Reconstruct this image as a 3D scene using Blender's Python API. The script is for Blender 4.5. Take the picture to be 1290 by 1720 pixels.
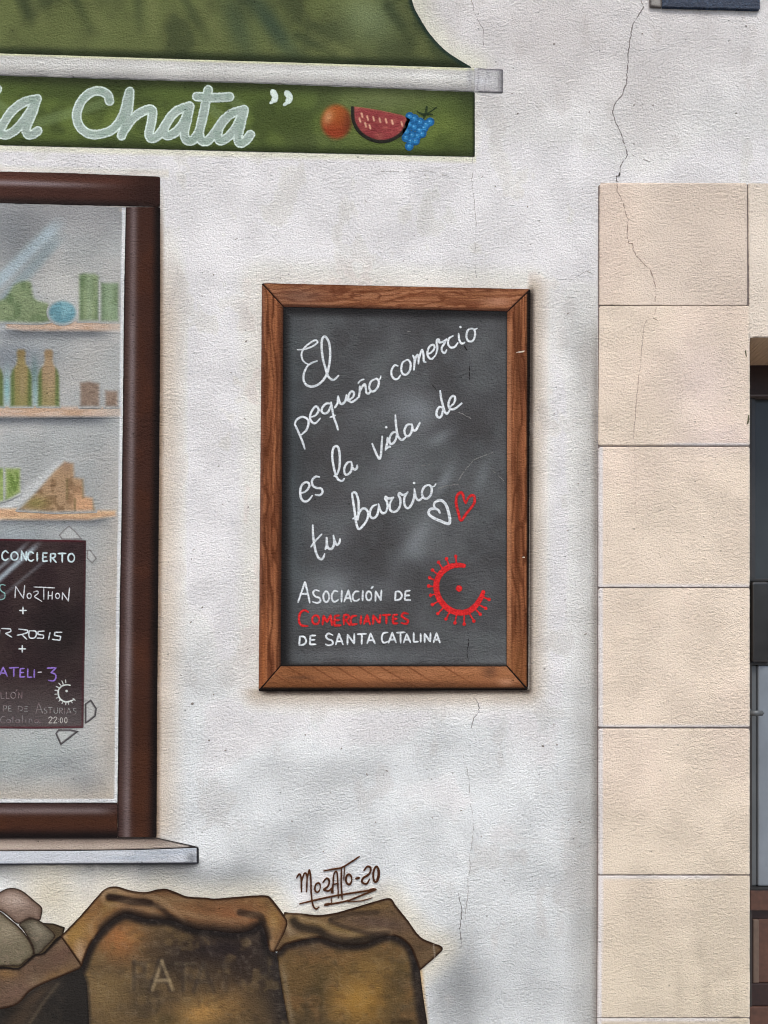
import bpy, bmesh, math
import numpy as np

# ------------------------------------------------------------------ scene, camera, light
sc = bpy.context.scene
for o in list(bpy.data.objects):
    bpy.data.objects.remove(o)
C = sc.collection
S = 0.0015            # metres per unit of the wall drawing
CX, CY = 645.0, 1100.0
EYE = 1.5
DIST = 1.863
K = 0.90 * np.array([1.0, 0.972, 0.985])               # display level of a perfectly white wall in this light

cam_d = bpy.data.cameras.new('camera')
cam = bpy.data.objects.new('camera', cam_d)
C.objects.link(cam)
cam.location = (0, -DIST, EYE)
cam.rotation_euler = (math.radians(90), 0, 0)
cam_d.sensor_fit = 'AUTO'
cam_d.sensor_width = 36
cam_d.lens = 36 * DIST / (1720 * S)
cam_d.shift_y = (CY - 860) / 1720
cam_d.clip_start = 0.05
cam_d.clip_end = 500
sc.camera = cam
sc.render.resolution_x = 768
sc.render.resolution_y = 1024

SUN_EL, SUN_AZ = 55, 36       # azimuth from the wall's normal, positive = right
w = bpy.data.worlds.new('World')
sc.world = w
w.use_nodes = True
nt = w.node_tree
bg = nt.nodes['Background']
sky = nt.nodes.new('ShaderNodeTexSky')
sky.sky_type = 'NISHITA'
sky.sun_disc = False
sky.sun_elevation = math.radians(SUN_EL)
sky.sun_rotation = math.radians(180 + SUN_AZ)
sky.air_density = 1.0
sky.dust_density = 4.0
nt.links.new(sky.outputs[0], bg.inputs[0])
bg.inputs[1].default_value = 0.13
sl = bpy.data.lights.new('sun', 'SUN')
sl.energy = 1.5
sl.angle = math.radians(12)
sl.color = (1, 0.965, 0.92)
so = bpy.data.objects.new('sun', sl)
C.objects.link(so)
el, az = math.radians(SUN_EL), math.radians(SUN_AZ)
from mathutils import Vector
sd = Vector((math.sin(az) * math.cos(el), -math.cos(az) * math.cos(el), math.sin(el)))
so.rotation_euler = sd.to_track_quat('Z', 'Y').to_euler()
so.location = (0, -4, 5)
sc.view_settings.view_transform = 'Standard'
sc.view_settings.look = 'None'
sc.view_settings.gamma = 1
sc.view_settings.use_curve_mapping = False
sc.view_settings.exposure = 0.8
sc.render.film_transparent = False
sc.cycles.pixel_filter_type = 'BLACKMAN_HARRIS'
sc.cycles.filter_width = 1.1

# ------------------------------------------------------------------ little numpy paint box
def c(r, g, b):
    return np.array([r, g, b], float) / 255.0

def sm(a, b, x):
    t = np.clip((x - a) / (b - a), 0, 1)
    return t * t * (3 - 2 * t)

def mix(a, b, t):
    t = np.asarray(t)[..., None]
    return a * (1 - t) + b * t

def full(x, col):
    return np.broadcast_to(col, x.shape + (3,)).copy()

def _h(ix, iy, s):
    n = (ix.astype(np.int64) * 374761393 + iy.astype(np.int64) * 668265263 + s * 1442695041) & 0xffffffff
    n = ((n ^ (n >> 13)) * 1274126177) & 0xffffffff
    n = n ^ (n >> 16)
    return (n & 0xffff) / 65535.0

def vn(x, y, s=0):
    ix, iy = np.floor(x), np.floor(y)
    fx, fy = x - ix, y - iy
    fx = fx * fx * (3 - 2 * fx)
    fy = fy * fy * (3 - 2 * fy)
    a, b = _h(ix, iy, s), _h(ix + 1, iy, s)
    d, e = _h(ix, iy + 1, s), _h(ix + 1, iy + 1, s)
    return (a * (1 - fx) + b * fx) * (1 - fy) + (d * (1 - fx) + e * fx) * fy

def fb(x, y, sx, sy=None, s=0, o=4):
    sy = sy or sx
    r, a, t = 0, 1.0, 0
    for k in range(o):
        r = r + a * vn(x / sx * 2 ** k + 17.3 * k, y / sy * 2 ** k + 9.1 * k, s + k)
        t += a
        a *= .5
    return r / t

def blob(x, y, cx, cy, rx, ry, ang=0, p=1.0):
    a = math.radians(ang)
    u = (x - cx) * math.cos(a) + (y - cy) * math.sin(a)
    v = -(x - cx) * math.sin(a) + (y - cy) * math.cos(a)
    return np.exp(-((u / rx) ** 2 + (v / ry) ** 2) * p)

def dseg(x, y, a, b):
    ax, ay = a[0], a[1]
    dx, dy = b[0] - ax, b[1] - ay
    L = dx * dx + dy * dy + 1e-12
    t = np.clip(((x - ax) * dx + (y - ay) * dy) / L, 0, 1)
    return np.hypot(x - ax - t * dx, y - ay - t * dy), t

def dpl(x, y, pts):
    d = None
    for a, b in zip(pts[:-1], pts[1:]):
        e = dseg(x, y, a, b)[0]
        d = e if d is None else np.minimum(d, e)
    return d

def poly(x, y, pts):
    """signed distance to a closed outline, positive inside"""
    d = dpl(x, y, list(pts) + [pts[0]])
    ins = np.zeros(x.shape, bool)
    n = len(pts)
    for i in range(n):
        x1, y1 = pts[i]
        x2, y2 = pts[(i + 1) % n]
        if y1 == y2:
            continue
        cnd = ((y1 > y) != (y2 > y)) & (x < (x2 - x1) * (y - y1) / (y2 - y1) + x1)
        ins ^= cnd
    return np.where(ins, d, -d)

def smooth(pts, n=6, closed=False):
    P = [np.array(p, float) for p in pts]
    m = len(P)
    if m < 3 and not closed:
        return [tuple(p) for p in P]
    out = []
    rng = range(m) if closed else range(m - 1)
    for i in rng:
        if closed:
            p0, p1, p2, p3 = P[i - 1], P[i], P[(i + 1) % m], P[(i + 2) % m]
        else:
            p0, p1, p2, p3 = P[max(i - 1, 0)], P[i], P[i + 1], P[min(i + 2, m - 1)]
        for k in range(n):
            t = k / n
            out.append(tuple(0.5 * (2 * p1 + (p2 - p0) * t + (2 * p0 - 5 * p1 + 4 * p2 - p3) * t * t
                                    + (3 * p1 - p0 - 3 * p2 + p3) * t ** 3)))
    if not closed:
        out.append(tuple(P[-1]))
    return out

def T(ox, oy, k):
    """reads strokes noted in enlarged sketches: origin and enlargement"""
    return lambda *pts: [(ox + u / k, oy + v / k) for (u, v) in pts]

def ell(cx, cy, rx, ry, n=14, a0=0, a1=360, tilt=0):
    t = math.radians(tilt)
    r = []
    for i in range(n + 1):
        a = math.radians(a0 + (a1 - a0) * i / n)
        u, v = rx * math.cos(a), ry * math.sin(a)
        r.append((cx + u * math.cos(t) - v * math.sin(t), cy + u * math.sin(t) + v * math.cos(t)))
    return r

# ------------------------------------------------------------------ materials
MATS = {}
def lin(v):
    return np.where(v <= 0.04045, v / 12.92, ((v + 0.055) / 1.055) ** 2.4)

def paint_mat(name, bump=1.0, rough=0.78, grain=0.10, pits=1.0, gloss=0.35):
    m = bpy.data.materials.new(name)
    m.use_nodes = True
    N, L = m.node_tree.nodes, m.node_tree.links
    bs = N['Principled BSDF']
    def nd(t, **k):
        n = N.new(t)
        for a, b in k.items():
            setattr(n, a, b)
        return n
    def mth(op, a, b=None, cc=None):
        n = nd('ShaderNodeMath', operation=op)
        for i, v in enumerate((a, b, cc)):
            if v is None:
                continue
            if isinstance(v, (int, float)):
                n.inputs[i].default_value = v
            else:
                L.new(v, n.inputs[i])
        return n.outputs[0]
    geo = nd('ShaderNodeNewGeometry')
    def coords(rot, scl):
        mp = nd('ShaderNodeMapping')
        mp.inputs['Rotation'].default_value = (0, math.radians(rot), 0)
        mp.inputs['Scale'].default_value = scl
        L.new(geo.outputs['Position'], mp.inputs['Vector'])
        return mp.outputs[0]
    flat = coords(0, (1, 0.02, 1))
    def noise(vec, s, det=3, ro=.55, dist=0):
        n = nd('ShaderNodeTexNoise')
        n.inputs['Scale'].default_value = s
        n.inputs['Detail'].default_value = det
        n.inputs['Roughness'].default_value = ro
        n.inputs['Distortion'].default_value = dist
        L.new(vec, n.inputs['Vector'])
        return n.outputs['Fac']
    def ramp(v, a, b, lo=0.0, hi=1.0):
        n = nd('ShaderNodeMapRange', interpolation_type='SMOOTHSTEP')
        L.new(v, n.inputs[0])
        n.inputs[1].default_value = a
        n.inputs[2].default_value = b
        n.inputs[3].default_value = lo
        n.inputs[4].default_value = hi
        return n.outputs[0]
    # stucco grain, trowel drags in two directions, swells, pits
    fine = noise(flat, 290, 2, .7, 0)
    mid = noise(flat, 135, 4, .72, .15)
    dragA = noise(coords(38, (72, .02, 175)), 1.0, 3, .55, .8)
    dragB = noise(coords(-8, (80, .02, 165)), 1.0, 3, .55, .8)
    dragC = noise(coords(-42, (70, .02, 180)), 1.0, 3, .55, .8)
    where1 = ramp(noise(flat, 2.7, 2, .5), .44, .58)
    where2 = ramp(noise(flat, 3.6, 2, .5, .4), .46, .6)
    busy = ramp(noise(flat, 6.5, 4, .65), .36, .62, .55, 1.2)
    drag = mth('ADD', mth('MULTIPLY', dragA, where1), mth('MULTIPLY', dragB, mth('SUBTRACT', 1.0, where1)))
    drag = mth('ADD', mth('MULTIPLY', drag, mth('SUBTRACT', 1.0, where2)), mth('MULTIPLY', dragC, where2))
    vor = nd('ShaderNodeTexVoronoi')
    vor.inputs['Scale'].default_value = 46
    L.new(flat, vor.inputs['Vector'])
    hole = ramp(vor.outputs['Distance'], .05, .13, 1, 0)
    sel = nd('ShaderNodeSeparateColor')
    L.new(vor.outputs['Color'], sel.inputs[0])
    hole = mth('MULTIPLY', hole, ramp(sel.outputs[0], .86, .95))
    h = mth('MULTIPLY', mth('SUBTRACT', drag, .5), busy)
    h = mth('ADD', mth('MULTIPLY', h, .42), mth('MULTIPLY', mth('SUBTRACT', mid, .5), mth('MULTIPLY', busy, 1.2)))
    h = mth('ADD', h, mth('MULTIPLY', mth('SUBTRACT', fine, .5), .6))
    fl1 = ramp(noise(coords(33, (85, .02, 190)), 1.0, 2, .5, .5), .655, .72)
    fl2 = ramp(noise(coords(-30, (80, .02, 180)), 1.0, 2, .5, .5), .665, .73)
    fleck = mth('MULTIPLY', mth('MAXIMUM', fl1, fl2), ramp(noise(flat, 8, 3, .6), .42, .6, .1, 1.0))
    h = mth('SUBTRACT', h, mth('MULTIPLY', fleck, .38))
    cav = ramp(h, -.46, -.16, 1, 0)                     # grime and micro-shadow of the hollows, put into the colour
    h = mth('SUBTRACT', h, mth('MULTIPLY', hole, .7 * pits))
    bp = nd('ShaderNodeBump')
    bp.inputs['Strength'].default_value = 1.0
    bp.inputs['Distance'].default_value = 0.0135 * bump
    L.new(h, bp.inputs['Height'])
    L.new(bp.outputs[0], bs.inputs['Normal'])
    at = nd('ShaderNodeAttribute', attribute_name='paint')
    speck = ramp(noise(flat, 210, 4, .7), .3, .7, 1 - grain, 1 + grain)
    patch = ramp(noise(flat, 9, 4, .6), .3, .7, 1 - grain * .06, 1 + grain * .06)
    f = mth('MULTIPLY', speck, patch)
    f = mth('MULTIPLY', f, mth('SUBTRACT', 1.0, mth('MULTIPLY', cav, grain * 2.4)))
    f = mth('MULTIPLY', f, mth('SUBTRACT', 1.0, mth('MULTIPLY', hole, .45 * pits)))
    vm = nd('ShaderNodeVectorMath', operation='SCALE')
    L.new(at.outputs['Color'], vm.inputs[0])
    L.new(f, vm.inputs['Scale'])
    L.new(vm.outputs[0], bs.inputs['Base Color'])
    bs.inputs['Roughness'].default_value = rough
    bs.inputs['Specular IOR Level'].default_value = gloss
    return m

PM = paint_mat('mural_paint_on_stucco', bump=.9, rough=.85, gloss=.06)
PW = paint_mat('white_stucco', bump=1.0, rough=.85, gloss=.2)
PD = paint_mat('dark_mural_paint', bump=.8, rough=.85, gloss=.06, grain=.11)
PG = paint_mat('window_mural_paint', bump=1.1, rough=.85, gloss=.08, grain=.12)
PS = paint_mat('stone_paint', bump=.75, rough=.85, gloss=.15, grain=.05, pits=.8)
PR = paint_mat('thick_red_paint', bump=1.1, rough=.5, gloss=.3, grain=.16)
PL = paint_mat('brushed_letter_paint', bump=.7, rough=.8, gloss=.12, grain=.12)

def flat_mat(name, col, rough=.5, metal=0.0, spec=.5, nscale=60, nvar=.12, bump=0.0, coat=0.0):
    m = bpy.data.materials.new(name)
    m.use_nodes = True
    N, L = m.node_tree.nodes, m.node_tree.links
    bs = N['Principled BSDF']
    g = N.new('ShaderNodeNewGeometry')
    n = N.new('ShaderNodeTexNoise')
    n.inputs['Scale'].default_value = nscale
    n.inputs['Detail'].default_value = 5
    L.new(g.outputs['Position'], n.inputs['Vector'])
    mr = N.new('ShaderNodeMapRange')
    mr.inputs[1].default_value = .3
    mr.inputs[2].default_value = .7
    mr.inputs[3].default_value = 1 - nvar
    mr.inputs[4].default_value = 1 + nvar
    L.new(n.outputs['Fac'], mr.inputs[0])
    vm = N.new('ShaderNodeVectorMath')
    vm.operation = 'SCALE'
    vm.inputs[0].default_value = col
    L.new(mr.outputs[0], vm.inputs['Scale'])
    L.new(vm.outputs[0], bs.inputs['Base Color'])
    bs.inputs['Roughness'].default_value = rough
    bs.inputs['Metallic'].default_value = metal
    bs.inputs['Specular IOR Level'].default_value = spec
    bs.inputs['Coat Weight'].default_value = coat
    if bump:
        b = N.new('ShaderNodeBump')
        b.inputs['Distance'].default_value = bump
        L.new(n.outputs['Fac'], b.inputs['Height'])
        L.new(b.outputs[0], bs.inputs['Normal'])
    return m

# ------------------------------------------------------------------ things, parts and painted shapes
def wx(x): return (x - CX) * S
def wz(y): return EYE + (CY - y) * S

def props(o, label=None, cat=None, group=None, kind=None):
    for k, v in (('label', label), ('category', cat), ('group', group), ('kind', kind)):
        if v:
            o[k] = v
    return o

def thing(name, label, cat, at, group=None):
    o = bpy.data.objects.new(name, None)
    o.empty_display_size = .05
    o.location = (wx(at[0]), 0, wz(at[1]))
    C.objects.link(o)
    return props(o, label, cat, group)

def origin_of(p):
    v = Vector((0, 0, 0))
    while p is not None:
        v += p.location
        p = p.parent
    return v

def ms(name, xs, ys, F, colf, layer, mat, parent=None, back=None, at=None, dz=None):
    """mesh the area where F > 0 of a drawing grid; colf(x, y, d) gives its paint; a skirt runs back to the wall"""
    ny, nx = F.shape
    F = np.where(np.abs(F) < 1e-5, 1e-5, F)
    X, Y = np.meshgrid(xs, ys)
    ins = F > 0
    c0, c1, c2, c3 = ins[:-1, :-1], ins[:-1, 1:], ins[1:, 1:], ins[1:, :-1]
    case = c0 * 1 + c1 * 2 + c2 * 4 + c3 * 8
    I, J = np.meshgrid(np.arange(ny - 1), np.arange(nx - 1), indexing='ij')
    HB = ny * nx
    VB = HB + ny * (nx - 1)
    def tok(t, i, j):
        if t == 'c0': return i * nx + j
        if t == 'c1': return i * nx + j + 1
        if t == 'c2': return (i + 1) * nx + j + 1
        if t == 'c3': return (i + 1) * nx + j
        if t == 'e10': return HB + i * (nx - 1) + j
        if t == 'e32': return HB + (i + 1) * (nx - 1) + j
        if t == 'e03': return VB + i * nx + j
        if t == 'e21': return VB + i * nx + j + 1
    order = [(0, 'e03', 3), (3, 'e32', 2), (2, 'e21', 1), (1, 'e10', 0)]
    faces, segs = [], []
    for cs in range(1, 16):
        mk = case == cs
        if not mk.any():
            continue
        i, j = I[mk], J[mk]
        toks = []
        for a, e, b in order:
            ia, ib = bool(cs >> a & 1), bool(cs >> b & 1)
            if ia:
                toks.append('c%d' % a)
            if ia != ib:
                toks.append(e)
        faces.append(np.stack([tok(t, i, j) for t in toks], 1))
        for k in range(len(toks)):
            a, b = toks[k], toks[(k + 1) % len(toks)]
            if a[0] == 'e' and b[0] == 'e':
                segs.append(np.stack([tok(a, i, j), tok(b, i, j)], 1))
    if not faces:
        return None
    ids = np.unique(np.concatenate([f.ravel() for f in faces]))
    px, py, pd = np.zeros(len(ids)), np.zeros(len(ids)), np.zeros(len(ids))
    m = ids < HB
    px[m], py[m], pd[m] = X.ravel()[ids[m]], Y.ravel()[ids[m]], F.ravel()[ids[m]]
    m = (ids >= HB) & (ids < VB)
    k = ids[m] - HB
    i, j = k // (nx - 1), k % (nx - 1)
    t = F[i, j] / (F[i, j] - F[i, j + 1])
    px[m] = xs[j] + (xs[j + 1] - xs[j]) * t
    py[m] = ys[i]
    m = ids >= VB
    k = ids[m] - VB
    i, j = k // nx, k % nx
    t = F[i, j] / (F[i, j] - F[i + 1, j])
    px[m] = xs[j]
    py[m] = ys[i] + (ys[i + 1] - ys[i]) * t
    look = np.zeros(ids.max() + 1, np.int64)
    look[ids] = np.arange(len(ids))
    y0 = -0.0005 * layer
    depth = np.full(len(ids), y0)
    if dz is not None:
        depth = depth - dz(px, py, pd)
    co = np.stack([(px - CX) * S, depth, EYE + (CY - py) * S], 1)
    col = np.clip(colf(px, py, pd), 0.004, 1)
    fl = [look[f] for f in faces]
    back = 0.0004 if back is None else back
    if segs:
        sg = look[np.concatenate(segs)]
        bid = np.unique(sg)
        bm = np.zeros(len(ids), np.int64)
        bm[bid] = len(ids) + np.arange(len(bid))
        bco = co[bid].copy()
        bco[:, 1] = back
        co = np.concatenate([co, bco])
        col = np.concatenate([col, col[bid]])
        a, b = sg[:, 0], sg[:, 1]
        fl.append(np.stack([b, a, bm[a], bm[b]], 1))
    if parent is None:
        org = Vector((wx(at[0]), 0, wz(at[1]))) if at else Vector(tuple(co.mean(0)))
    else:
        org = origin_of(parent)
    co = co - np.array(org)[None]
    me = bpy.data.meshes.new(name)
    nl = sum(f.size for f in fl)
    nf = sum(len(f) for f in fl)
    me.vertices.add(len(co))
    me.vertices.foreach_set('co', co.astype(np.float32).ravel())
    me.loops.add(nl)
    me.loops.foreach_set('vertex_index', np.concatenate([f.ravel() for f in fl]).astype(np.int32))
    me.polygons.add(nf)
    tot = np.concatenate([np.full(len(f), f.shape[1]) for f in fl])
    st = np.concatenate([[0], np.cumsum(tot)[:-1]])
    me.polygons.foreach_set('loop_start', st.astype(np.int32))
    me.update(calc_edges=True)
    me.validate()
    at_ = me.attributes.new('paint', 'FLOAT_COLOR', 'POINT')
    alb = np.clip(lin(col) / K, 0.002, 0.88)
    at_.data.foreach_set('color', np.concatenate([alb, np.ones((len(alb), 1))], 1).astype(np.float32).ravel())
    me.materials.append(mat)
    o = bpy.data.objects.new(name, me)
    C.objects.link(o)
    if parent is None:
        o.location = org
    else:
        o.parent = parent
    return o

def axis(a, b, step, extra_lo=None, extra_hi=None, coarse=40):
    if b - a < step * 2:                  # wholly beside the frame
        lo = extra_lo if extra_lo is not None else a
        hi = extra_hi if extra_hi is not None else b
        return np.arange(min(lo, a, b), max(hi, a, b) + step, step)
    v = list(np.arange(a, b + step * .5, step))
    if extra_lo is not None:
        v = list(np.arange(extra_lo, a - coarse * .4, coarse)) + v
    if extra_hi is not None:
        v = v + list(np.arange(v[-1] + coarse, extra_hi + coarse * 1.01, coarse))
    return np.array(v)

def shape(name, pts, colf, layer, mat, parent=None, step=2.0, rnd=None, grow=0.0, wob=0.0, **kw):
    P = np.array(pts)
    x0, y0 = P.min(0) - 3 - grow
    x1, y1 = P.max(0) + 3 + grow
    xs = axis(max(x0, -24), min(x1, 1314), step, x0 if x0 < -24 else None, x1 if x1 > 1314 else None)
    ys = axis(max(y0, -24), min(y1, 1744), step, y0 if y0 < -24 else None, y1 if y1 > 1744 else None)
    X, Y = np.meshgrid(xs, ys)
    F = poly(X, Y, pts) + grow
    if wob:
        F = F + (fb(X, Y, 9, s=5, o=3) - .5) * wob
    return ms(name, xs, ys, F, colf, layer, mat, parent, **kw)

def strokes(name, lst, colf, layer, mat, parent=None, step=.8, width=3.6, rough=.35, seed=1, taper=.7, n=6, gap=None, **kw):
    if gap:                                   # one mesh for each run of strokes that stands apart
        P = [np.array(q[0] if isinstance(q, tuple) and isinstance(q[1], (int, float)) else q, float) for q in lst]
        P = [np.concatenate([p[:-1] + (p[1:] - p[:-1]) * t for t in (0, .25, .5, .75)] + [p[-1:]]) for p in P]
        lab = list(range(len(P)))
        for i in range(len(P)):
            for j in range(i):
                if lab[i] != lab[j] and np.hypot(*(P[i][:, None] - P[j][None]).transpose(2, 0, 1)).min() < gap:
                    a, b = lab[i], lab[j]
                    lab = [b if v == a else v for v in lab]
        return [strokes(name, [lst[i] for i in range(len(P)) if lab[i] == v], colf, layer, mat, parent, step, width, rough, seed, taper, n, None, **kw)
                for v in sorted(set(lab))]
    """lst: list of polylines (or (polyline, width)); one mesh for the union of the brush strokes"""
    S_ = []
    for s in lst:
        wd = width
        if isinstance(s, tuple) and isinstance(s[1], (int, float)) and isinstance(s[0], list):
            s, wd = s
        p = smooth(s, n) if len(s) > 2 else s
        if len(p) == 1:
            p = [p[0], (p[0][0] + .01, p[0][1])]
        S_.append((p, wd / 2))
    A = np.array([q for p, _ in S_ for q in p])
    mw = max(w_ for _, w_ in S_) + 3
    xs = axis(A[:, 0].min() - mw, A[:, 0].max() + mw, step)
    ys = axis(A[:, 1].min() - mw, A[:, 1].max() + mw, step)
    X, Y = np.meshgrid(xs, ys)
    F = np.full(X.shape, -3.0)
    for p, r in S_:
        m = len(p) - 1
        for k in range(m):
            a, b = p[k], p[k + 1]
            e = r + 3.2
            j0, j1 = np.searchsorted(xs, min(a[0], b[0]) - e), np.searchsorted(xs, max(a[0], b[0]) + e)
            i0, i1 = np.searchsorted(ys, min(a[1], b[1]) - e), np.searchsorted(ys, max(a[1], b[1]) + e)
            sx, sy = X[i0:i1, j0:j1], Y[i0:i1, j0:j1]
            if sx.size == 0:
                continue
            d, t = dseg(sx, sy, a, b)
            u = (k + t) / m
            rr = r * (taper + (1 - taper) * np.clip(np.minimum(u, 1 - u) * 6, 0, 1))
            F[i0:i1, j0:j1] = np.maximum(F[i0:i1, j0:j1], rr - d)
    if rough:
        F = F + (fb(X, Y, 3.2, s=seed, o=3) - .5) * rough * 2
    return ms(name, xs, ys, F, colf, layer, mat, parent, **kw)

def box(name, x0, x1, z0, z1, y0, y1, mat, parent=None, bev=0.0, seg=2, at=None):
    """a bevelled box in metres"""
    bm = bmesh.new()
    bmesh.ops.create_cube(bm, size=1)
    bmesh.ops.scale(bm, vec=(x1 - x0, y1 - y0, z1 - z0), verts=bm.verts)
    bmesh.ops.translate(bm, vec=((x0 + x1) / 2, (y0 + y1) / 2, (z0 + z1) / 2), verts=bm.verts)
    if bev:
        bmesh.ops.bevel(bm, geom=bm.edges[:], offset=bev, segments=seg, affect='EDGES', profile=.6)
    org = origin_of(parent) if parent else Vector(((x0 + x1) / 2, (y0 + y1) / 2, z0))
    bmesh.ops.translate(bm, vec=-org, verts=bm.verts)
    me = bpy.data.meshes.new(name)
    bm.to_mesh(me)
    bm.free()
    me.materials.append(mat)
    for p in me.polygons:
        p.use_smooth = False
    o = bpy.data.objects.new(name, me)
    C.objects.link(o)
    if parent:
        o.parent = parent
    else:
        o.location = org
    return o

# outlines shared by the wall's airbrushed edges and the painted things
CB_OUT = [(440, 476), (891, 486), (886.5, 1159), (434.5, 1161)]
CB_IN = [(477, 515), (852, 523), (851, 1118), (471, 1117)]
Z8 = T(0, 1450, 3.225)
Z9 = T(360, 1400, 3.071)
MID_TOP = Z8((330, 395), (440, 280), (510, 200), (570, 138), (630, 125), (700, 145), (780, 156), (850, 142), (900, 138), (960, 158), (1020, 180), (1120, 186)) + \
    Z9((0, 335), (120, 326), (262, 318), (300, 342), (345, 400), (378, 452), (365, 505), (335, 565), (310, 612))
MID_TOP = smooth(MID_TOP, 4)
MID_LOW = Z8((445, 560), (490, 440), (560, 352), (640, 288), (700, 272), (800, 300), (920, 305), (1050, 352)) + \
    Z9((0, 500), (100, 512), (180, 500), (240, 470), (268, 530), (285, 600), (310, 612))
MID_LOW = smooth(MID_LOW, 4)
RT_TOP = Z9((362, 405), (450, 412), (540, 420), (640, 405), (760, 370), (860, 341), (910, 335), (940, 375), (1000, 450), (1060, 530), (1130, 565), (1165, 578), (1177, 598), (1130, 645), (1058, 708))
RT_TOP = smooth(RT_TOP, 4)
RT_LOW = Z9((335, 605), (370, 572), (450, 550), (540, 535), (620, 562), (700, 572), (780, 566), (850, 538), (925, 525), (1000, 570), (1035, 640), (1058, 708))
RT_LOW = smooth(RT_LOW, 4)
LF_RIM = Z8((-300, 600), (-60, 565), (30, 560), (100, 565), (150, 525), (190, 492), (240, 480), (334, 388), (405, 485), (455, 552), (340, 610), (240, 650), (160, 695), (100, 760), (0, 790), (-300, 830))
POT1 = Z8((-60, 190), (0, 155), (40, 136), (85, 135), (130, 155), (190, 205), (228, 240), (225, 285), (213, 310), (160, 298), (100, 328), (50, 290), (0, 255), (-60, 250))
POT2 = Z8((-120, 260), (-40, 245), (0, 260), (50, 300), (100, 342), (150, 400), (177, 450), (183, 495), (140, 530), (110, 555), (60, 555), (-20, 560), (-120, 560))
POT3 = Z8((104, 328), (160, 298), (210, 308), (262, 345), (300, 385), (290, 412), (250, 452), (215, 490), (186, 494), (178, 450), (150, 398), (126, 360))

def gy(x, y0, s):       # the slightly sloping painted horizontals
    return y0 + s * x

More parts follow.
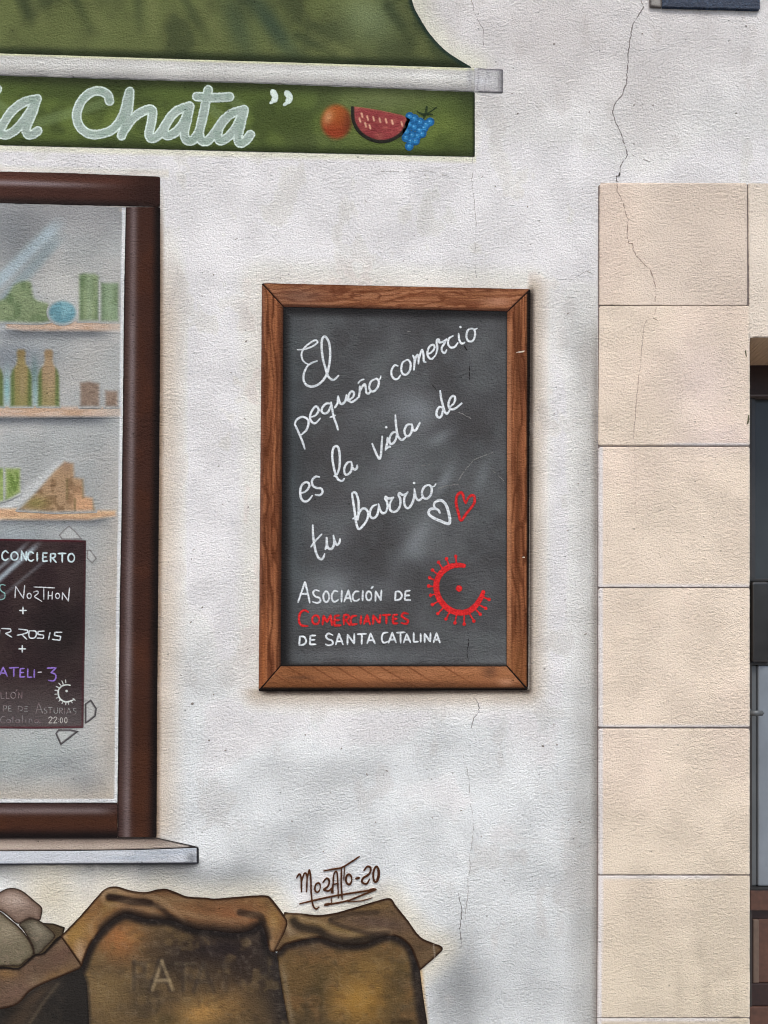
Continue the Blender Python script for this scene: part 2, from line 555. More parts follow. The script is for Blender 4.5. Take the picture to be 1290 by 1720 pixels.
# ------------------------------------------------------------------ the wall
def wall_col(x, y, d):
    n = fb(x, y, 260, s=3)
    n2 = fb(x, y, 90, s=8)
    r = full(x, c(236, 234, 232))
    r = mix(r, c(214, 209, 209), sm(330, 40, y) * .8)
    r = mix(r, c(233, 231, 230), blob(x, y, 560, 400, 330, 170) * .8)
    r = mix(r, c(229, 231, 233), sm(1000, 1300, y) * .9)
    r = mix(r, c(226, 229, 231), sm(.5, .75, n) * .2)
    r = mix(r, c(214, 211, 209), sm(.46, .3, n) * .08)
    r = mix(r, c(233, 231, 228), blob(x, y, 390, 420, 90, 220) * .4 + blob(x, y, 960, 760, 30, 110) * .7)
    # grey clouds of sprayed paint low on the wall
    low = sm(1120, 1500, y)
    r = mix(r, c(172, 175, 179), low * sm(.5, .68, n2) * .12)
    for bx, by, rx, ry, an, k in ((395, 1478, 60, 32, -15, .75), (300, 1478, 110, 22, 0, .55), (500, 1400, 90, 30, -20, .3), (580, 1300, 120, 30, -8, .28),
                                  (420, 1310, 90, 26, -30, .2), (770, 1660, 60, 90, 0, .9), (900, 1640, 70, 90, 0, .35), (900, 1470, 80, 40, 0, .25),
                                  (345, 1150, 60, 20, 0, .2), (760, 1250, 50, 30, 0, .2), (320, 1090, 40, 60, 0, .2), (700, 1400, 60, 40, 20, .2),
                                  (960, 560, 22, 60, 0, .22), (660, 1440, 50, 22, 0, .15), (310, 1200, 26, 90, 0, .18)):
        r = mix(r, c(134, 136, 138), blob(x, y, bx, by, rx, ry, an) * k * .85)
    # soft dark edge left of the painted stones
    e = 1003 - x
    r = mix(r, c(150, 146, 140), sm(62, 0, e) * (e > 0) * sm(440, 620, y) * (.3 + .3 * fb(x, y, 40, 120, s=12)))
    r = mix(r, c(118, 108, 100), sm(14, 0, e) * (e > -2) * sm(500, 640, y) * .6)
    r = mix(r, c(150, 148, 145), blob(x, y, 975, 1480, 30, 330) * .3 + blob(x, y, 985, 600, 20, 60) * .3)
    # window's warm halo
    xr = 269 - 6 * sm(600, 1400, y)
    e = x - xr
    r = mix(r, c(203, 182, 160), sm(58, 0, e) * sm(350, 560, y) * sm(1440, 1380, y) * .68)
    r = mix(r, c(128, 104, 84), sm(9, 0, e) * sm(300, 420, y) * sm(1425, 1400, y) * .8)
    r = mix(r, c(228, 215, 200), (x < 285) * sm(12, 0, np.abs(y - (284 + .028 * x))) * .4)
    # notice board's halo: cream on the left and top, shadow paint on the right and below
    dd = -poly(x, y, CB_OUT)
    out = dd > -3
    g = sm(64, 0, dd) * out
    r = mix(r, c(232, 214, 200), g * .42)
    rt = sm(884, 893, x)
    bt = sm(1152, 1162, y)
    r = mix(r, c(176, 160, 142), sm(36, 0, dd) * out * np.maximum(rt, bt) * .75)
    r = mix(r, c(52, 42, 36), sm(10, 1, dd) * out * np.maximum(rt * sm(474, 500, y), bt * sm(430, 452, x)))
    # under the window board
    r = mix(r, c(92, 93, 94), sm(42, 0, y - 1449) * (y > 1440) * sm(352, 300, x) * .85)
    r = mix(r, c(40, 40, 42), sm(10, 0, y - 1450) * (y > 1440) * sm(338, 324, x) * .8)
    # cream glow round the sacks
    dt = dpl(x, y, MID_TOP[:-10:3] + RT_TOP[8::3])
    r = mix(r, c(222, 210, 186), sm(46, 0, dt) * .55 * (y < 1740))
    r = mix(r, c(218, 206, 182), blob(x, y, 85, 1505, 60, 60) * .8)
    r = mix(r, c(196, 150, 90), sm(9, 0, dpl(x, y, [(704, 1630), (711, 1690), (716, 1745), (722, 2000)])) * .7)
    # awning edges
    r = mix(r, c(224, 224, 190), sm(46, 0, dpl(x, y, smooth([(694, -40), (705, 28), (728, 62), (756, 92), (795, 113)]))) * .4)
    r = mix(r, c(226, 224, 196), sm(12, 0, np.abs(y - (247 + .025 * x))) * (x < 800) * .6)
    r = mix(r, c(225, 222, 208), sm(14, 0, np.abs(x - 798)) * (y > 150) * (y < 262) * .4)
    r = mix(r, c(196, 188, 186), blob(x, y, 1080, 190, 60, 90) * .35 + blob(x, y, 930, 60, 90, 120) * .3)
    r = mix(r, c(188, 180, 176), sm(.62, .74, fb(x, y, 38, 60, s=31)) * .22)
    return r

ox0, ox1 = 1258.5, 1840.0
xs = axis(-24, 1314, 3, -1300, 2600)
ys = axis(-24, 1744, 3, -1000, 2120)
ys[-1] = 2100
X, Y = np.meshgrid(xs, ys)
F = np.minimum(np.minimum(X + 1290, 2590 - X), np.minimum(Y + 990, 2300 - Y))
opening = np.minimum(np.minimum(X - ox0, ox1 - X), Y - 568.0) + (fb(X, Y, 7, s=77, o=3) - .5) * 2.4
F = np.minimum(F, -opening)
wall = thing('stucco_wall', 'white roughcast stucco wall carrying the painted shop front, cracked from top to bottom', 'wall', (400, 2100))
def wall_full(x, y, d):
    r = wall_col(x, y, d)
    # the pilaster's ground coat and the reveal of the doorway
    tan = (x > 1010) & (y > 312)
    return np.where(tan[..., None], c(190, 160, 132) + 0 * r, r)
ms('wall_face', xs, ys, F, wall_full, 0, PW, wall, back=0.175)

ground = box('pavement', -8, 8, -0.25, 0, -9, 0.6, flat_mat('pavement_slabs', (.30, .29, .28), .9, nscale=12, bump=.002))
props(ground, kind='structure')
road = box('road', -60, 60, -0.6, -0.12, -70, -9.0, flat_mat('asphalt', (.06, .06, .062), .9, nscale=40, bump=.003))
props(road, kind='structure')

# ------------------------------------------------------------------ stone pilaster painted and scored beside the door
pil = thing('stone_pilaster', 'pinkish tan block pilaster between the white wall and the doorway', 'pilaster', (1130, 2100))
def joint_col(x, y, d):
    return full(x, c(132, 120, 116))
shape('joint_bed', [(1004.5, 309), (1600, 311), (1900, 311), (1900, 567), (1259, 567), (1259, 2098), (1001, 2098)], joint_col, 1, PS, pil, step=8)
def lx(y): return 1006.5 - 3.2 * sm(308, 760, np.float64(y)) - 2 * sm(1500, 1720, np.float64(y))
JY = [308, 514, 750, 987, 1222.5, 1469.5, 1709, 1950, 2098]
def stone_col(y0, y1, k):
    def f(x, y, d):
        n = fb(x, y, 130, s=40 + k)
        n2 = fb(x, y, 40, s=60 + k)
        r = full(x, c(222, 205, 188))
        r = mix(r, c(228, 207, 193), sm(.45, .65, n) * .4)
        r = mix(r, c(215, 200, 184), sm(.5, .35, n) * .2)
        r = mix(r, c(214, 197, 182), sm(.55, .7, n2) * .25)
        if k == 0:
            r = mix(r, c(206, 190, 178), .6 * sm(1030, 1110, x))
            r = mix(r, c(222, 202, 188), sm(1100, 1010, x) * .6)
        r = mix(r, c(203, 190, 170), sm(1200, 1700, y) * .75)
        if k in (1, 2):
            r = mix(r, c(222, 203, 196), blob(x, y, 1180, 640, 60, 80) * .7 + blob(x, y, 1215, 735, 60, 22) * .6)
        wln = c(214, 208, 208)
        if 1 <= k <= 3:
            r = mix(r, wln, sm(7.5, 3.0, y1 - y) * .85 * (.7 + .5 * n2) * (sm(1090, 1140, x) if k == 1 else 1))
        if k >= 5:
            r = mix(r, wln, sm(9, 3.0, y - y0) * .8 * sm(1240, 1180, x))
        if k >= 2:
            e = x - lx(y)
            r = mix(r, wln, sm(10.5, 7, e) * .9)
            r = mix(r, c(170, 160, 154), sm(3, 0, e) * .6)
        r = mix(r, c(225, 214, 200), sm(4, 0, 1258 - x) * .6)
        if k >= 5:
            for bx, by, rx, ry in ((1140, 1660, 8, 45), (1185, 1670, 9, 45), (1220, 1635, 16, 9), (1235, 1665, 5, 22), (1175, 1600, 7, 16)):
                r = mix(r, c(176, 162, 144), blob(x, y, bx, by, rx, ry) * .32)
        return r
    return f
for k in range(len(JY) - 1):
    y0, y1 = JY[k], JY[k + 1]
    g = 1.15
    rx = 1253.8 if k == 0 else 1258.3
    pts = [(lx(y0) + (.4 if k == 0 else 1.2), y0 + (.4 if k == 0 else g)), (rx, y0 + (.9 if k == 0 else g)), (rx, y1 + (1.2 if k == 0 else 0) - g), (lx(y1) + 1.2, y1 - g)]
    st = 3.0 if y0 < 1720 else 20
    shape('stone_block', pts, stone_col(y0, y1, k), 6, PS, pil, step=st, wob=.9 if y0 < 1720 else 0, back=-0.0006)
shape('stone_block', [(1256.3, 309.5), (1560, 311), (1560, 567), (1258.4, 567)], stone_col(309, 567, 0), 6, PS, pil, step=3, wob=1.6, back=-.0006)
shape('stone_block', [(1562.6, 311), (1890, 311), (1890, 567), (1562.6, 567)], stone_col(309, 567, 0), 6, PS, pil, step=20, back=-.0006)
# chip along the arris of the doorway
strokes('plaster_chip', [([(1256.5, 699), (1256, 706), (1254.5, 712)], 3.2), ([(1251, 590), (1252.5, 600)], 1.8)], lambda x, y, d: full(x, c(96, 92, 70)), 7.2, PS, pil, gap=9, step=.8, rough=.8, back=-.003)

# cracks and scars
def jag(pts, amp, seed, n=7):
    rs = np.random.RandomState(seed)
    out = []
    for a, b in zip(pts[:-1], pts[1:]):
        for k in range(n):
            t = k / n
            out.append((a[0] + (b[0] - a[0]) * t + rs.uniform(-amp, amp) * (k > 0), a[1] + (b[1] - a[1]) * t))
    out.append(pts[-1])
    return out
Z3c = T(840, 0, 2.867)
Z5c = T(980, 290, 4.161)
def crack(pts, wd, col, layer, parent, seed, amp=.9, back=None, step=.7):
    p = jag(pts, amp, seed)
    L_ = [(p[i:i + 3], wd * (0.5 + 1.0 * _h(np.array(i), np.array(seed), 3))) for i in range(0, len(p) - 2, 2)]
    return strokes('crack', L_, lambda x, y, d: full(x, col), layer, PW, parent, step=step, rough=.45, taper=1, n=1, seed=seed, back=back)
main = Z3c((676, -60), (678, 0), (692, 35), (640, 115), (628, 180), (618, 250), (612, 340), (608, 400), (590, 455), (558, 490), (541, 535), (555, 590), (582, 640), (600, 700), (614, 745), (580, 800), (572, 850))
crack(main, 1.15, c(124, 117, 115), 1, wall, 5)
crack([main[-1]] + Z5c((255, 0), (250, 22), (230, 25), (232, 66)), 1.3, c(110, 100, 98), 1, wall, 6)
crack(Z5c((231, 82), (232, 130), (275, 215), (290, 280), (310, 335), (305, 400), (302, 450), (315, 500), (340, 500), (345, 545), (362, 580), (410, 630), (465, 685), (490, 760), (500, 800), (497, 920)), 1.0, c(160, 138, 126), 7, pil, 7, back=-.003)
crack(Z5c((503, 945), (500, 975), (485, 1020), (440, 1035), (420, 1080), (415, 1124)) + [(1078, 580), (1072, 640), (1067, 690), (1062, 745)], 0.8, c(182, 160, 146), 7, pil, 8, back=-.003)
crack(Z5c((485, 1020), (520, 1040)), .9, c(160, 136, 122), 7, pil, 18, back=-.003)
crack([(1065, 754), (1068, 800), (1066, 860), (1070, 900)],   .5, c(198, 178, 162), 7, pil, 9, back=-.003)
Z6c = T(700, 1150, 4.161)
crack(Z6c((398, 85), (432, 130), (436, 190), (400, 230), (380, 300)), 1.0, c(125, 120, 118), 1, wall, 10)
crack(Z6c((325, 490), (345, 570), (370, 680), (372, 790), (388, 900), (395, 1000), (392, 1080), (370, 1180), (375, 1280), (355, 1360), (358, 1456), (340, 1600), (352, 1760)), .75, c(176, 174, 172), 1, wall, 11)
crack([(793, 262), (796, 285), (792, 300), (797, 340), (800, 380), (797, 430), (800, 470)], .6, c(180, 176, 172), 1, wall, 12)
crack([(792, 0), (796, 20), (812, 50), (812, 82)], .8, c(160, 154, 150), 1, wall, 13)
crack(Z3c((620, 740), (680, 765), (740, 785)), .7, c(150, 145, 142), 1, wall, 14)
crack([(1000, 462), (985, 455), (960, 470), (930, 468)], .6, c(170, 165, 160), 1, wall, 15)
crack([(640, 288), (680, 289), (720, 287), (760, 298)], .6, c(168, 164, 160), 1, wall, 16)
crack([(770, 1500), (776, 1530), (772, 1560), (776, 1590)], .9, c(120, 118, 116), 1, wall, 17)
# small pock marks
rs = np.random.RandomState(4)
pk = []
for (x_, y_, w_) in [(930, 74, 3.5), (911, 1253, 3.6), (868, 192, 2.5), (1064, 177, 2.4), (1097, 177, 2.6), (1078, 57, 2.2), (1200, 500, 2), (1237, 190, 2.4), (324, 1182, 4), (352, 1243, 3), (870, 190, 3), (724, 1308, 2), (1254, 44, 2)]:
    pk.append(([(x_, y_), (x_ + rs.uniform(-2, 2), y_ + rs.uniform(-1, 1.5))], w_))
for i in range(150):
    x_, y_ = rs.uniform(280, 1000), rs.uniform(10, 1700)
    if poly(np.array([x_]), np.array([y_]), CB_OUT)[0] > -15 or y_ > 1450 or (y_ < 275 and x_ < 860):
        continue
    pk.append(([(x_, y_), (x_ + rs.uniform(-4, 4), y_ + rs.uniform(-1, 3))], rs.uniform(.9, 1.7)))
strokes('pock_marks', pk, lambda x, y, d: full(x, c(138, 130, 124)), 1, PW, wall, step=.9, rough=.8)['kind'] = 'stuff'

# ------------------------------------------------------------------ painted awning
aw = thing('painted_awning', 'olive green awning painted across the top left, with white script and fruit on its valance', 'awning', (400, 262))
def canopy_col(x, y, d):
    n = fb(x, y, 60, s=21)
    r = full(x, c(90, 97, 60))
    r = mix(r, c(104, 112, 68), sm(.45, .7, n) * .7)
    r = mix(r, c(62, 70, 46), sm(.5, .3, n) * .6)
    r = mix(r, c(116, 128, 92), blob(x, y, 620, 30, 50, 40, 40) * .8)
    r = mix(r, c(56, 72, 58), blob(x, y, 455, 40, 16, 70, -35) * .8 + blob(x, y, 400, 45, 20, 60, -20) * .5)
    for (a, b) in (((118, -20), (150, 50)), ((300, -20), (345, 60)), ((650, 10), (690, 70)), ((700, 40), (745, 100)), ((30, -10), (50, 40)), ((500, 60), (560, 90)), ((230, -30), (235, 50))):
        dd, t = dseg(x, y, a, b)
        r = mix(r, c(46, 56, 38), sm(15, 0, dd) * .5 * (1 - t * .6))
        dd2, t = dseg(x, y, (a[0] + 24, a[1]), (b[0] + 24, b[1]))
        r = mix(r, c(118, 122, 78), sm(16, 0, dd2) * .3)
    yb = 90 + .0285 * x
    r = mix(r, c(30, 38, 24), sm(18, 1, yb - y) * .8)
    cur = smooth([(686, -60), (692, 0), (705, 30), (726, 62), (752, 88), (789, 113)])
    r = mix(r, c(36, 52, 44), sm(9, 2, dpl(x, y, cur)))
    return r
shape('canopy', [(-700, 70)] + [(-700, -230), (640, -230), (676, -120)] + smooth([(686, -60), (692, 0), (705, 30), (726, 62), (752, 88), (792, 113)]) + [(792, 114), (0, 92)], canopy_col, 1, PM, aw, step=2.5, wob=.8)
def bar_col(x, y, d):
    t0 = 90.5 + .0315 * x
    hgt = 36 + .0045 * x
    v = (y - t0) / hgt
    r = full(x, c(196, 194, 190))
    r = mix(r, c(226, 225, 222), np.exp(-((v - .38) / .2) ** 2) * (.5 + .5 * fb(x, y, 60, 6, s=9)))
    r = mix(r, c(140, 138, 138), sm(.6, 1.0, v) * .9 * (.6 + .6 * fb(x, y, 30, 8, s=4)))
    r = mix(r, c(222, 222, 180), sm(.14, .02, v) * .8)
    r = mix(r, c(150, 150, 156), blob(x, y, 790, 130, 6, 30) * .5)
    return r
shape('roller_bar', [(-700, 70), (0, 90.5), (796.5, 115.5), (796.5, 154), (450, 140), (0, 126.5), (-700, 106)], bar_col, 2.4, PM, aw, step=2, wob=.6)
def cap_col(x, y, d):
    r = full(x, c(192, 190, 192))
    r = mix(r, c(214, 214, 218), np.exp(-((y - 137) / 7) ** 2) * sm(838, 805, x) * .9)
    r = mix(r, c(132, 130, 134), sm(832, 843, x) * .8)
    r = mix(r, c(96, 94, 98), sm(4, .5, d) * .8 * sm(800, 806, x))
    r = mix(r, c(150, 148, 154), (fb(x, y, 3, 30, s=2) > .55) * .4 * sm(828, 815, x))
    return r
shape('end_cap', [(796.7, 115), (845, 117), (844.5, 157), (797.2, 154.5)], cap_col, 2.4, PM, aw, step=1.5, wob=.9)
def val_col(x, y, d):
    n = fb(x, y, 50, s=25)
    yt, yb = 126 + .031 * x, 244 + .0245 * x
    v = (y - yt) / (yb - yt)
    r = full(x, c(80, 94, 48))
    r = mix(r, c(108, 122, 62), np.exp(-((v - .6) / .25) ** 2) * (.3 + .8 * sm(.35, .65, n)) * .8)
    r = mix(r, c(58, 68, 38), sm(.5, .3, n) * .5)
    r = mix(r, c(40, 46, 28), sm(.2, 0, v) * .85)
    r = mix(r, c(40, 48, 28), sm(.86, 1, v) * .8)
    r = mix(r, c(108, 116, 78), blob(x, y, 640, 170, 90, 20) * .7 + blob(x, y, 540, 235, 80, 14) * .3)
    r = mix(r, c(118, 136, 92), sm(13, 4, dpl(x, y, WORD_AXIS)) * .5)
    r = mix(r, c(48, 56, 36), sm(60, 0, 797 - x) * .45)
    r = mix(r, c(26, 30, 20), sm(5, 0, 797 - x) * .8)
    return r
Za = T(0, 0, 2.867)
WORD = [
    Za((180, 478), (120, 492), (60, 535), (15, 600), (0, 640), (35, 650), (85, 618), (135, 555), (176, 485)),
    Za((178, 480), (155, 550), (128, 615), (132, 645), (155, 650), (182, 632)),
    Za((-60, 470), (-20, 440), (-12, 430)), Za((-80, 560), (-40, 640), (10, 645)),
    Za((528, 488), (518, 458), (480, 440), (430, 452), (386, 500), (370, 560), (386, 612), (430, 646), (490, 646), (548, 620), (592, 560), (614, 480), (625, 443)),
    Za((625, 443), (618, 530), (602, 610), (586, 655)),
    Za((596, 632), (640, 572), (695, 535), (733, 532), (730, 590), (718, 645), (732, 668), (764, 652), (800, 600)),
    Za((908, 515), (850, 537), (805, 590), (790, 635), (812, 655), (860, 625), (895, 570), (910, 515)),
    Za((914, 512), (902, 580), (888, 640), (900, 676), (930, 676), (960, 630), (982, 540), (1003, 434)),
    Za((984, 540), (962, 630), (968, 675), (1000, 680), (1035, 640), (1080, 575)),
    Za((948, 467), (1020, 472), (1106, 468)),
    Za((1172, 530), (1110, 552), (1062, 605), (1048, 655), (1065, 680), (1110, 650), (1150, 590), (1172, 530)),
    Za((1176, 530), (1160, 600), (1146, 660), (1155, 690), (1182, 680), (1206, 650)),
]
WORD_AXIS = [p for s in WORD for p in s]
val = shape('valance', [(-700, 107), (0, 127.3), (450, 141), (797.5, 155), (797.5, 263.5), (450, 255.5), (0, 244), (-700, 226)], val_col, 1.2, PM, aw, step=2.2, wob=.7)
def bub(x, y, d):
    r = full(x, c(158, 172, 164))
    r = mix(r, c(140, 158, 146), sm(.45, .65, fb(x, y, 14, s=6)) * .7)
    r = mix(r, c(212, 224, 218), sm(3.4, 1.6, d) * .95)
    return mix(r, c(150, 165, 145), sm(.9, 0, d) * .8)
strokes('painted_script', WORD, bub, 2.2, PL, val, step=1.0, width=16.5, rough=.8, taper=1)
Zb = T(430, 0, 2.867)
strokes('quotation_mark', [(Zb((80, 442), (92, 465), (88, 485)), 11), (Zb((88, 485), (70, 497)), 6), (Zb((146, 447), (162, 468), (155, 492)), 11), (Zb((155, 492), (135, 507)), 6)],
        lambda x, y, d: mix(full(x, c(208, 220, 214)), c(160, 175, 160), sm(1.5, 0, d) * .7), 2.2, PL, val, step=.9, rough=.5, gap=12)
def orange_col(x, y, d):
    b = val_col(x, y, d)
    r = full(x, c(172, 84, 40))
    r = mix(r, c(150, 50, 34), sm(190, 226, y) * .8)
    r = mix(r, c(95, 40, 30), blob(x, y, 590, 205, 14, 34) * .8)
    r = mix(r, c(214, 160, 120), blob(x, y, 551, 197, 8, 13, 20) * .7)
    return mix(b, mix(r, b, .12), sm(0, 11, d))
shape('painted_orange', [(p[0], p[1]) for p in ell(565, 205, 31, 34, 30)], orange_col, 1.9, PM, val, step=1.4)
RIND = smooth(Zb((462, 518), (468, 590), (508, 650), (580, 684), (650, 678), (708, 640), (737, 578)))
def melon_col(x, y, d):
    r = full(x, c(142, 62, 64))
    r = mix(r, c(168, 96, 84), sm(.45, .7, fb(x, y, 12, s=3)) * .5)
    r = mix(r, c(150, 110, 80), sm(4, 0, d) * .5)
    r = mix(r, c(40, 40, 34), sm(5.2, 2.6, dpl(x, y, RIND)))
    for (u, v) in ((500, 580), (510, 556), (537, 570), (566, 574), (596, 580), (626, 583), (656, 590), (527, 602), (548, 612), (702, 598)):
        q = Zb((u, v))[0]
        r = mix(r, c(226, 182, 150), sm(2.3, .8, dseg(x, y, (q[0] - .6, q[1] - 3), (q[0] + 1, q[1] + 3))[0]) * .85)
    return r
shape('painted_watermelon_slice', RIND + Zb((700, 560), (600, 538), (520, 525)), melon_col, 2.1, PM, val, step=1.1, grow=1.8)
GR = Zb((740, 562), (763, 572), (790, 588), (820, 600), (738, 600), (762, 612), (788, 628), (810, 618), (838, 588), (726, 636), (752, 652), (778, 655), (800, 645), (722, 665), (745, 682), (768, 680), (738, 706))
def grape_col(x, y, d):
    r = full(x, c(34, 96, 150))
    for q in GR:
        r = mix(r, c(52, 132, 190), sm(5, 2.5, np.hypot(x - q[0], y - q[1])))
        r = mix(r, c(150, 200, 225), sm(1.8, .4, np.hypot(x - q[0] + 1, y - q[1] + 1)) * .8)
    return r
strokes('painted_grapes', [([q], 14.5) for q in GR], grape_col, 2.1, PM, val, step=.9, rough=.3, taper=1)
strokes('painted_grape_stalk', [(Zb((775, 538), (800, 550), (850, 552)), 3), (Zb((822, 515), (818, 540), (806, 572)), 4), (Zb((870, 518), (830, 545), (800, 560)), 2)],
        lambda x, y, d: full(x, c(44, 58, 38)), 2.5, PM, val, step=.8, rough=.8)

# ------------------------------------------------------------------ painted shop window
win = thing('painted_shop_window', 'brown framed shop window painted at the left, with pale shelves behind grey glass', 'window', (0, 1406))
XIN = [(348, 211), (500, 208.5), (700, 206.5), (880, 204), (1000, 201.5), (1347, 197.5)]
def xin(y):
    return np.interp(y, [p[0] for p in XIN], [p[1] for p in XIN])
XOUT = [(297, 269), (600, 269), (900, 266.5), (1200, 264), (1406, 263)]
def xout(y):
    return np.interp(y, [p[0] for p in XOUT], [p[1] for p in XOUT])
def glass_col(x, y, d):
    n = fb(x, y, 70, s=51)
    r = full(x, c(174, 176, 176))
    r = mix(r, c(186, 184, 182), sm(.45, .65, n) * .7)
    r = mix(r, c(150, 150, 152), sm(430, 360, y) * .75)
    r = mix(r, c(122, 126, 130), blob(x, y, 20, 400, 60, 60) * .7)
    r = mix(r, c(196, 193, 188), blob(x, y, 110, 480, 60, 40) * .7 + blob(x, y, 140, 620, 50, 40) * .5)
    r = mix(r, c(128, 134, 142), blob(x, y, 20, 600, 70, 30) * .8)
    r = mix(r, c(196, 182, 168), sm(60, 0, xin(y) - x) * sm(700, 1000, y) * .6)
    r = mix(r, c(200, 186, 170), sm(50, 0, 1345 - y) * .6)
    r = mix(r, c(160, 170, 170), blob(x, y, 40, 1270, 90, 40) * .6)
    r = mix(r, c(128, 130, 134), blob(x, y, 95, 1285, 60, 14, -12) * .35 + blob(x, y, 145, 1315, 30, 20) * .35)
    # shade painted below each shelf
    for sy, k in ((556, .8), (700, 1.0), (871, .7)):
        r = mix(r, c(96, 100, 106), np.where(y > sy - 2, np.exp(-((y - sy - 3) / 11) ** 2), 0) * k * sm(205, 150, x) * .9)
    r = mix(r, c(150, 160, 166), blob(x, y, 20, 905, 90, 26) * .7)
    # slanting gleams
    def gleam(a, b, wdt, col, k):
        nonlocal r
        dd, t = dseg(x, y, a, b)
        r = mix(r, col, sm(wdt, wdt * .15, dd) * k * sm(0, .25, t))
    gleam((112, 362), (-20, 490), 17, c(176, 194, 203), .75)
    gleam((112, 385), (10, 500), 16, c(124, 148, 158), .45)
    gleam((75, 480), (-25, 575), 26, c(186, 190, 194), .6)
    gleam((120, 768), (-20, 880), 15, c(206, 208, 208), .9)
    # cyan streaks between the bottles
    r = mix(r, c(140, 186, 188), blob(x, y, 12, 655, 7, 30) * .8 + blob(x, y, 60, 660, 6, 26) * .6)
    r = mix(r, c(92, 124, 120), blob(x, y, 58, 625, 6, 24) * .6)
    r = mix(r, c(210, 196, 184), sm(14, 6, 211 - x) * (y > 349) * (y < 356) * .5)
    # white bead round the pane
    e = xin(y) - x
    r = mix(r, c(226, 229, 236), sm(6.6, 4.4, e) * sm(346, 352, y))
    r = mix(r, c(226, 229, 236), sm(1340.5, 1342.5, y))
    return r
pane_pts = [(-480, 330), (0, 341.5), (211.5, 348.5)] + [(a, b) for b, a in XIN[1:]] + [(197.5, 1348.5), (-480, 1348.5)]
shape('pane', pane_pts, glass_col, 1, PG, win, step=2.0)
def wood_brown(u, x, y, lo, hi):
    """u: 0 at the inner edge, 1 at the outer edge"""
    r = full(x, c(60, 37, 30))
    r = mix(r, c(72, 42, 30), sm(.4, .7, fb(x, y, 40, s=71)) * .6)
    r = mix(r, c(66, 52, 52), sm(.5, .1, u) * .6)
    r = mix(r, c(112, 98, 98), np.exp(-((u - .24) / .1) ** 2) * min(1.0, 1.0) * np.clip(lo * 1.25, 0, 1))
    r = mix(r, c(22, 18, 18), sm(.7, .97, u) * hi)
    r = mix(r, c(28, 20, 20), sm(.06, 0, u) * .8)
    return r
def stile_col(x, y, d):
    u = (x - xin(y)) / (xout(y) - xin(y))
    r = wood_brown(u, x, y, .5 + .5 * fb(x, y, 30, 150, s=4), .95)
    r = mix(r, c(70, 42, 28), sm(1000, 1350, y) * np.exp(-((u - .6) / .2) ** 2) * .6)
    return mix(r, c(42, 26, 22), blob(x, y, 240, 320, 40, 22) * .6)
def rail_top_col(x, y, d):
    v = 1 - (y - (288 + .031 * x)) / 53
    r = full(x, c(66, 42, 36))
    r = mix(r, c(88, 54, 44), np.exp(-((v - .8) / .14) ** 2) * .7)
    r = mix(r, c(132, 118, 120), np.exp(-((v - .64) / .09) ** 2) * sm(240, 60, x) * .95)
    r = mix(r, c(34, 27, 26), sm(.3, .02, v) * .9)
    r = mix(r, c(40, 25, 22), sm(180, 262, x) * .7)
    return r
def rail_low_col(x, y, d):
    v = (y - 1348) / 58
    r = wood_brown(v, x, y, .8 * sm(205, 160, x), .95)
    return mix(r, c(74, 44, 28), np.exp(-((v - .55) / .2) ** 2) * .5)
shape('frame_rail', [(-520, 272), (0, 288.5), (100, 290.5), (269, 297), (269, 347.8), (-520, 329)], rail_top_col, 2.0, PD, win, step=2, wob=.9)
shape('frame_stile', [(211.5, 348.2), (269, 348.2)] + [(b, a) for a, b in XOUT[1:]] + [(197.5, 1406)] + [(b, a) for a, b in XIN[::-1][:-1]], stile_col, 2.0, PD, win, step=2, wob=.7)
shape('frame_rail', [(-520, 1348.4), (197.1, 1348.4), (197.1, 1406.5), (-520, 1407)], rail_low_col, 2.0, PD, win, step=2, wob=.6)
shape('frame_stile', [(-540, 272), (-481, 272), (-481, 1406), (-540, 1406)], lambda x, y, d: full(x, c(60, 37, 30)), 2.3, PD, win, step=10)
SILL_OUT = [(0, 1429.5), (120, 1429), (230, 1427.5), (332, 1423.5)]
def sill_top_col(x, y, d):
    v = (y - 1406) / 22
    r = full(x, c(176, 160, 148))
    r = mix(r, c(112, 98, 90), sm(.75, .1, v) * .8)
    r = mix(r, c(196, 190, 184), sm(250, 320, x) * .6)
    r = mix(r, c(46, 42, 42), sm(2.8, 1.2, dpl(x, y, [(-480, 1429.5)] + SILL_OUT)))
    r = mix(r, c(46, 42, 42), sm(3.2, 1.4, dpl(x, y, [(263, 1406), (300, 1414.5), (333, 1422.5)])))
    return mix(r, c(24, 20, 20), sm(6, 1, y - 1406) * sm(268, 258, x) * .9)
def sill_front_col(x, y, d):
    r = full(x, c(196, 199, 206))
    r = mix(r, c(170, 178, 190), sm(.5, .65, fb(x, y, 70, 8, s=8)) * .6)
    r = mix(r, c(128, 130, 136), blob(x, y, 322, 1442, 9, 10) * .9)
    r = mix(r, c(40, 38, 42), sm(3.0, 1.2, dpl(x, y, [(332.6, 1424), (332.6, 1449)])))
    r = mix(r, c(44, 44, 50), sm(3.6, 1.2, dpl(x, y, [(-480, 1453), (0, 1452.5), (333, 1450.5)])))
    return r
sill = shape('sill', [(-520, 1406.8), (262, 1406.4), (334, 1422.5), (334, 1423.8)] + SILL_OUT[::-1][1:] + [(-520, 1430)], sill_top_col, 2.6, PM, win, step=1.6)
shape('sill_front', [(-520, 1430.6)] + [(a, b + .6) for a, b in SILL_OUT] + [(334, 1424.4), (334, 1450.5), (0, 1452.5), (-520, 1453)], sill_front_col, 2.6, PM, sill, step=1.6, wob=.5)

